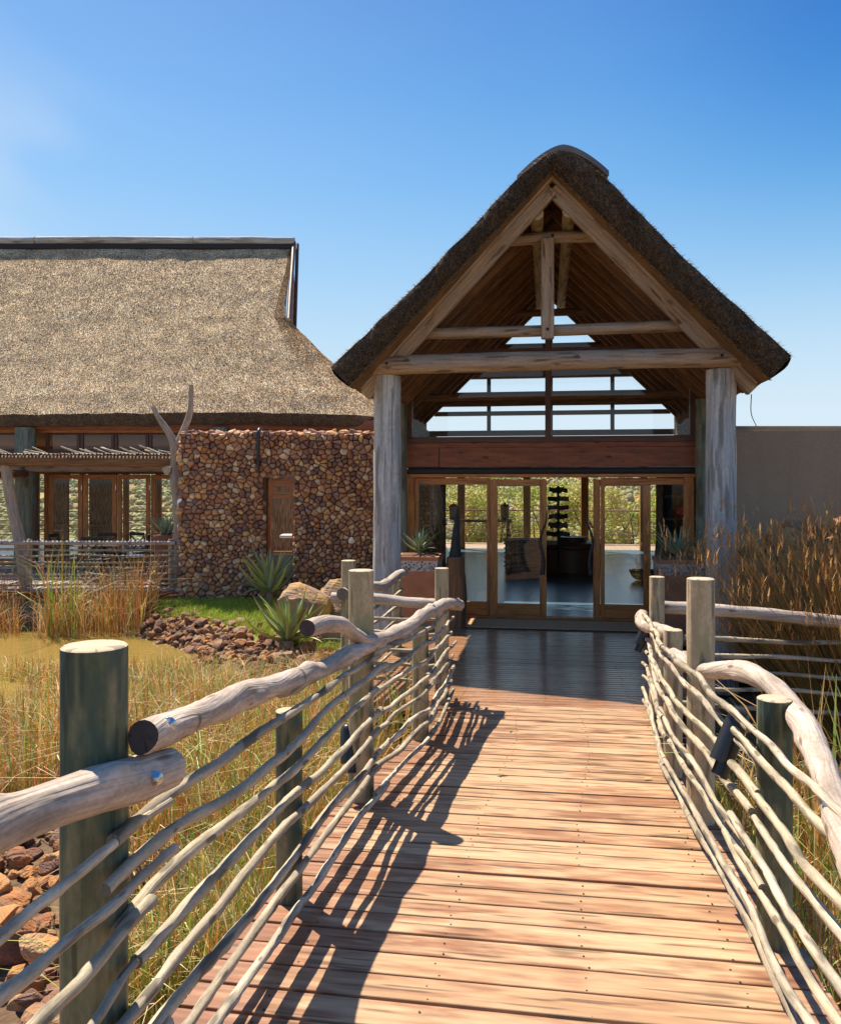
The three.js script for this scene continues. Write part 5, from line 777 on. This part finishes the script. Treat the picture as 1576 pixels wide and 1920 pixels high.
{ // lawn
  const Bl = new Blades(), r = rngOf(111), gc = [[.32, .42, .02], [.42, .50, .025], [.50, .55, .04], [.24, .31, .02]];
  for (let k = 0; k < 80000; k++) { const x = rr(-4.7, -.35, r), d = rr(10.4, 15.5, r); const lim = mix(14.5, 11.15, (x + 4.6) / 4); if (d < lim + .25 * n3(x * 3, 1, d * 3)) continue; Bl.add(x, terrain(x, d) - .01, -d, rr(.04, .12, r), rr(.006, .012, r), rr(0, 6.28, r), rr(0, .8, r), rr(0, .5, r), jig(gc[Math.floor(r() * 4)], r), 2); }
  const m = part(scene, 'lawn', Bl.geo(), M.lawn); m.userData = { kind: 'stuff', label: 'bright green lawn between the stone wall and the rubble', category: 'grass' };
}
{ // rush tussock right of the porch
  const t = thing('rush_tussock', 'big dark rush tussock with rusty seed heads beside the right column', 'plant');
  const Bl = new Blades(), Bt = new Blades(), r = rngOf(121), sc = [[.20, .15, .045], [.30, .19, .055], [.42, .22, .06], [.17, .14, .045], [.48, .25, .07]], tc = [[.62, .27, .06], [.50, .21, .05], [.70, .38, .11]];
  for (let k = 0; k < 5200; k++) { const a = rr(0, 6.28, r), q = Math.pow(r(), .6) * .9, x = 4.28 + Math.cos(a) * q * .55, d = 7.75 + Math.sin(a) * q * .40; const out = q * 1.0, h = rr(1.2, 2.5, r) * (1 - .18 * q); const az = Math.atan2(-Math.sin(a), Math.cos(a)); const lean = out * rr(.5, 1.2, r) + rr(0, .12, r); Bl.add(x, terrain(x, d) - .02, -d, h, rr(.006, .011, r), az, lean, rr(0, .12, r), jig(sc[Math.floor(r() * 5)], r), 4);
    if (r() < .6) { const t0 = rr(.78, .97, r), al = lean * t0; for (let j = 0; j < 5; j++) Bt.add(x + Math.cos(az) * al * h, terrain(x, d) + h * t0 + j * .022, -d + Math.sin(az) * al * h, rr(.03, .07, r), rr(.008, .016, r), rr(0, 6.28, r), rr(.1, .6, r), 0, jig(tc[Math.floor(r() * 3)], r), 2); } }
  stuffPart(t, 'stems', Bl.geo(), M.rush); stuffPart(t, 'seed_heads', Bt.geo(), M.blade);
}
function bush(x, d, w, h, n, label, seed, cols) {
  const t = thing('bush', label, 'bush', 'bushes behind the lodge'); const r = rngOf(seed), y0 = terrain(x, d), pos = [], idx = [], col = [], uv = [];
  for (let k = 0; k < 4; k++) addLimb(t, 'stem', [V(x + rr(-.1, .1, r), y0 - .1, -d), V(x + rr(-.3, .3, r) * w, y0 + h * .35, -d + rr(-.3, .3, r) * w), V(x + rr(-.6, .6, r) * w, y0 + h * .75, -d + rr(-.5, .5, r) * w)], [.05, .015], M.rafter, { sides: 6, seg: 6, ends: [0, 0], seed: k });
  const lobes = []; for (let k = 0; k < 16; k++) lobes.push([x + rr(-.8, .8, r) * w, y0 + h * rr(.25, .92, r), -d + rr(-.6, .6, r) * w, rr(.22, .42, r) * w]);
  for (let k = 0; k < n; k++) { const L = lobes[Math.floor(r() * 16)]; const q = V(rr(-1, 1, r), rr(-1, 1, r), rr(-1, 1, r)).normalize().multiplyScalar(L[3] * Math.pow(r(), .4)); const c = V(L[0] + q.x, L[1] + q.y * .8, L[2] + q.z); const a = V(rr(-1, 1, r), rr(-.4, 1, r), rr(-1, 1, r)).normalize().multiplyScalar(rr(.04, .075, r)), b = V(rr(-1, 1, r), rr(-1, 1, r), rr(-1, 1, r)).cross(a).normalize().multiplyScalar(rr(.022, .04, r)); const i0 = pos.length / 3; for (const v of [c.clone().sub(a), c.clone().add(b), c.clone().add(a), c.clone().sub(b)]) { pos.push(v.x, v.y, v.z); uv.push(0, 0); } const cc = jig(cols[Math.floor(r() * cols.length)], r, .35); for (let j = 0; j < 4; j++) col.push(...cc); idx.push(i0, i0 + 1, i0 + 2, i0, i0 + 2, i0 + 3); }
  part(t, 'crown', finish(pos, uv, idx, col), M.leaf);
}
{
  const r = rngOf(131), gc = [[.34, .42, .05], [.46, .50, .06], [.24, .32, .05], [.55, .52, .09]], yc = [[.55, .50, .10], [.44, .44, .10], [.62, .53, .17]];
  [[1.4, 31.5, 1.5, 3.2], [3.0, 30.6, 1.3, 2.9], [4.6, 31.8, 1.5, 3.3], [6.2, 30.8, 1.3, 2.8], [7.9, 31.5, 1.5, 2.7], [9.6, 31.6, 1.6, 2.6], [11.4, 32, 1.7, 2.7], [-.4, 31, 1.4, 2.9], [2.2, 34.5, 2.0, 3.8], [5.6, 35, 2.0, 3.6], [9, 35.5, 2.0, 3.2]].forEach(([x, d, w, h], i) => bush(x, d, w, h, 3600, i < 8 ? 'leafy yellow green bush beyond the balcony railing' : 'taller yellow green bush in the second row beyond the balcony', 200 + i, i % 3 ? gc : yc));
  // scrub over the far slope
  const g = new THREE.IcosahedronGeometry(1, 1); { const p = g.attributes.position; for (let i = 0; i < p.count; i++) { const v = V(p.getX(i), p.getY(i), p.getZ(i)); v.multiplyScalar(.75 + .5 * n3(v.x * 3 + 5, v.y * 3, v.z * 3)); p.setXYZ(i, v.x, v.y, v.z); } g.computeVertexNormals(); }
  const im = new THREE.InstancedMesh(g, mat({ color: [1, 1, 1], roughness: 1 }), 16000), o = new THREE.Object3D(), c = new THREE.Color(); im.name = 'scrub'; im.userData = { kind: 'stuff', label: 'grey green scrub dotted over the far slope', category: 'scrub' };
  for (let i = 0; i < 16000; i++) { const d = 38 + Math.pow(r(), 1.6) * 420, x = rr(-.55, .55, r) * d, s = rr(.10, .34, r) * (1 + d / 300); o.position.set(x, terrain(x, d) + s * .2, -d); o.rotation.set(0, rr(0, 6, r), 0); o.scale.set(s * rr(.7, 1.3, r), s * rr(.7, 1.6, r), s); o.updateMatrix(); im.setMatrixAt(i, o.matrix); const q = jig([[.27, .26, .10], [.33, .30, .13], [.36, .32, .16], [.22, .23, .09]][i % 4], r); im.setColorAt(i, c.setRGB(...q)); }
  scene.add(im);
}
{ // fallen leaves on the boards
  const lf = (px, py, s, a, l, c) => { const d = 2403 / (py - 991.7), x = (px - 788) / F * d; const sh = new THREE.Shape(); sh.moveTo(-1, 0); sh.quadraticCurveTo(-.2, .75, 1, 0); sh.quadraticCurveTo(-.2, -.6, -1, 0); const g = new THREE.ShapeGeometry(sh, 6); const p = g.attributes.position; for (let i = 0; i < p.count; i++) p.setZ(i, .35 * Math.abs(p.getY(i)) + .25 * p.getX(i) * p.getX(i)); g.rotateX(-Math.PI / 2); g.computeVertexNormals(); const o = solo('fallen_leaf', g, mat({ color: c, roughness: .8 }), l, 'leaf', 'fallen leaves on the boardwalk'); o.scale.setScalar(s); o.rotation.y = a; o.position.copy(D(x, d, .006)); };
  lf(1213, 1462, .032, .3, 'yellow fallen leaf near the right edge of the boardwalk', [.45, .33, .04]); lf(957, 1372, .03, 1.2, 'small brown curled leaf on the boardwalk near the porch shade', [.22, .17, .06]); lf(940, 1454, .04, .1, 'dry stalk like leaf in the middle of the boardwalk', [.30, .22, .08]);
}

scene.traverse((o) => { if (o.isMesh) { o.castShadow = true; o.receiveShadow = true; } });
renderer.render(scene, camera);
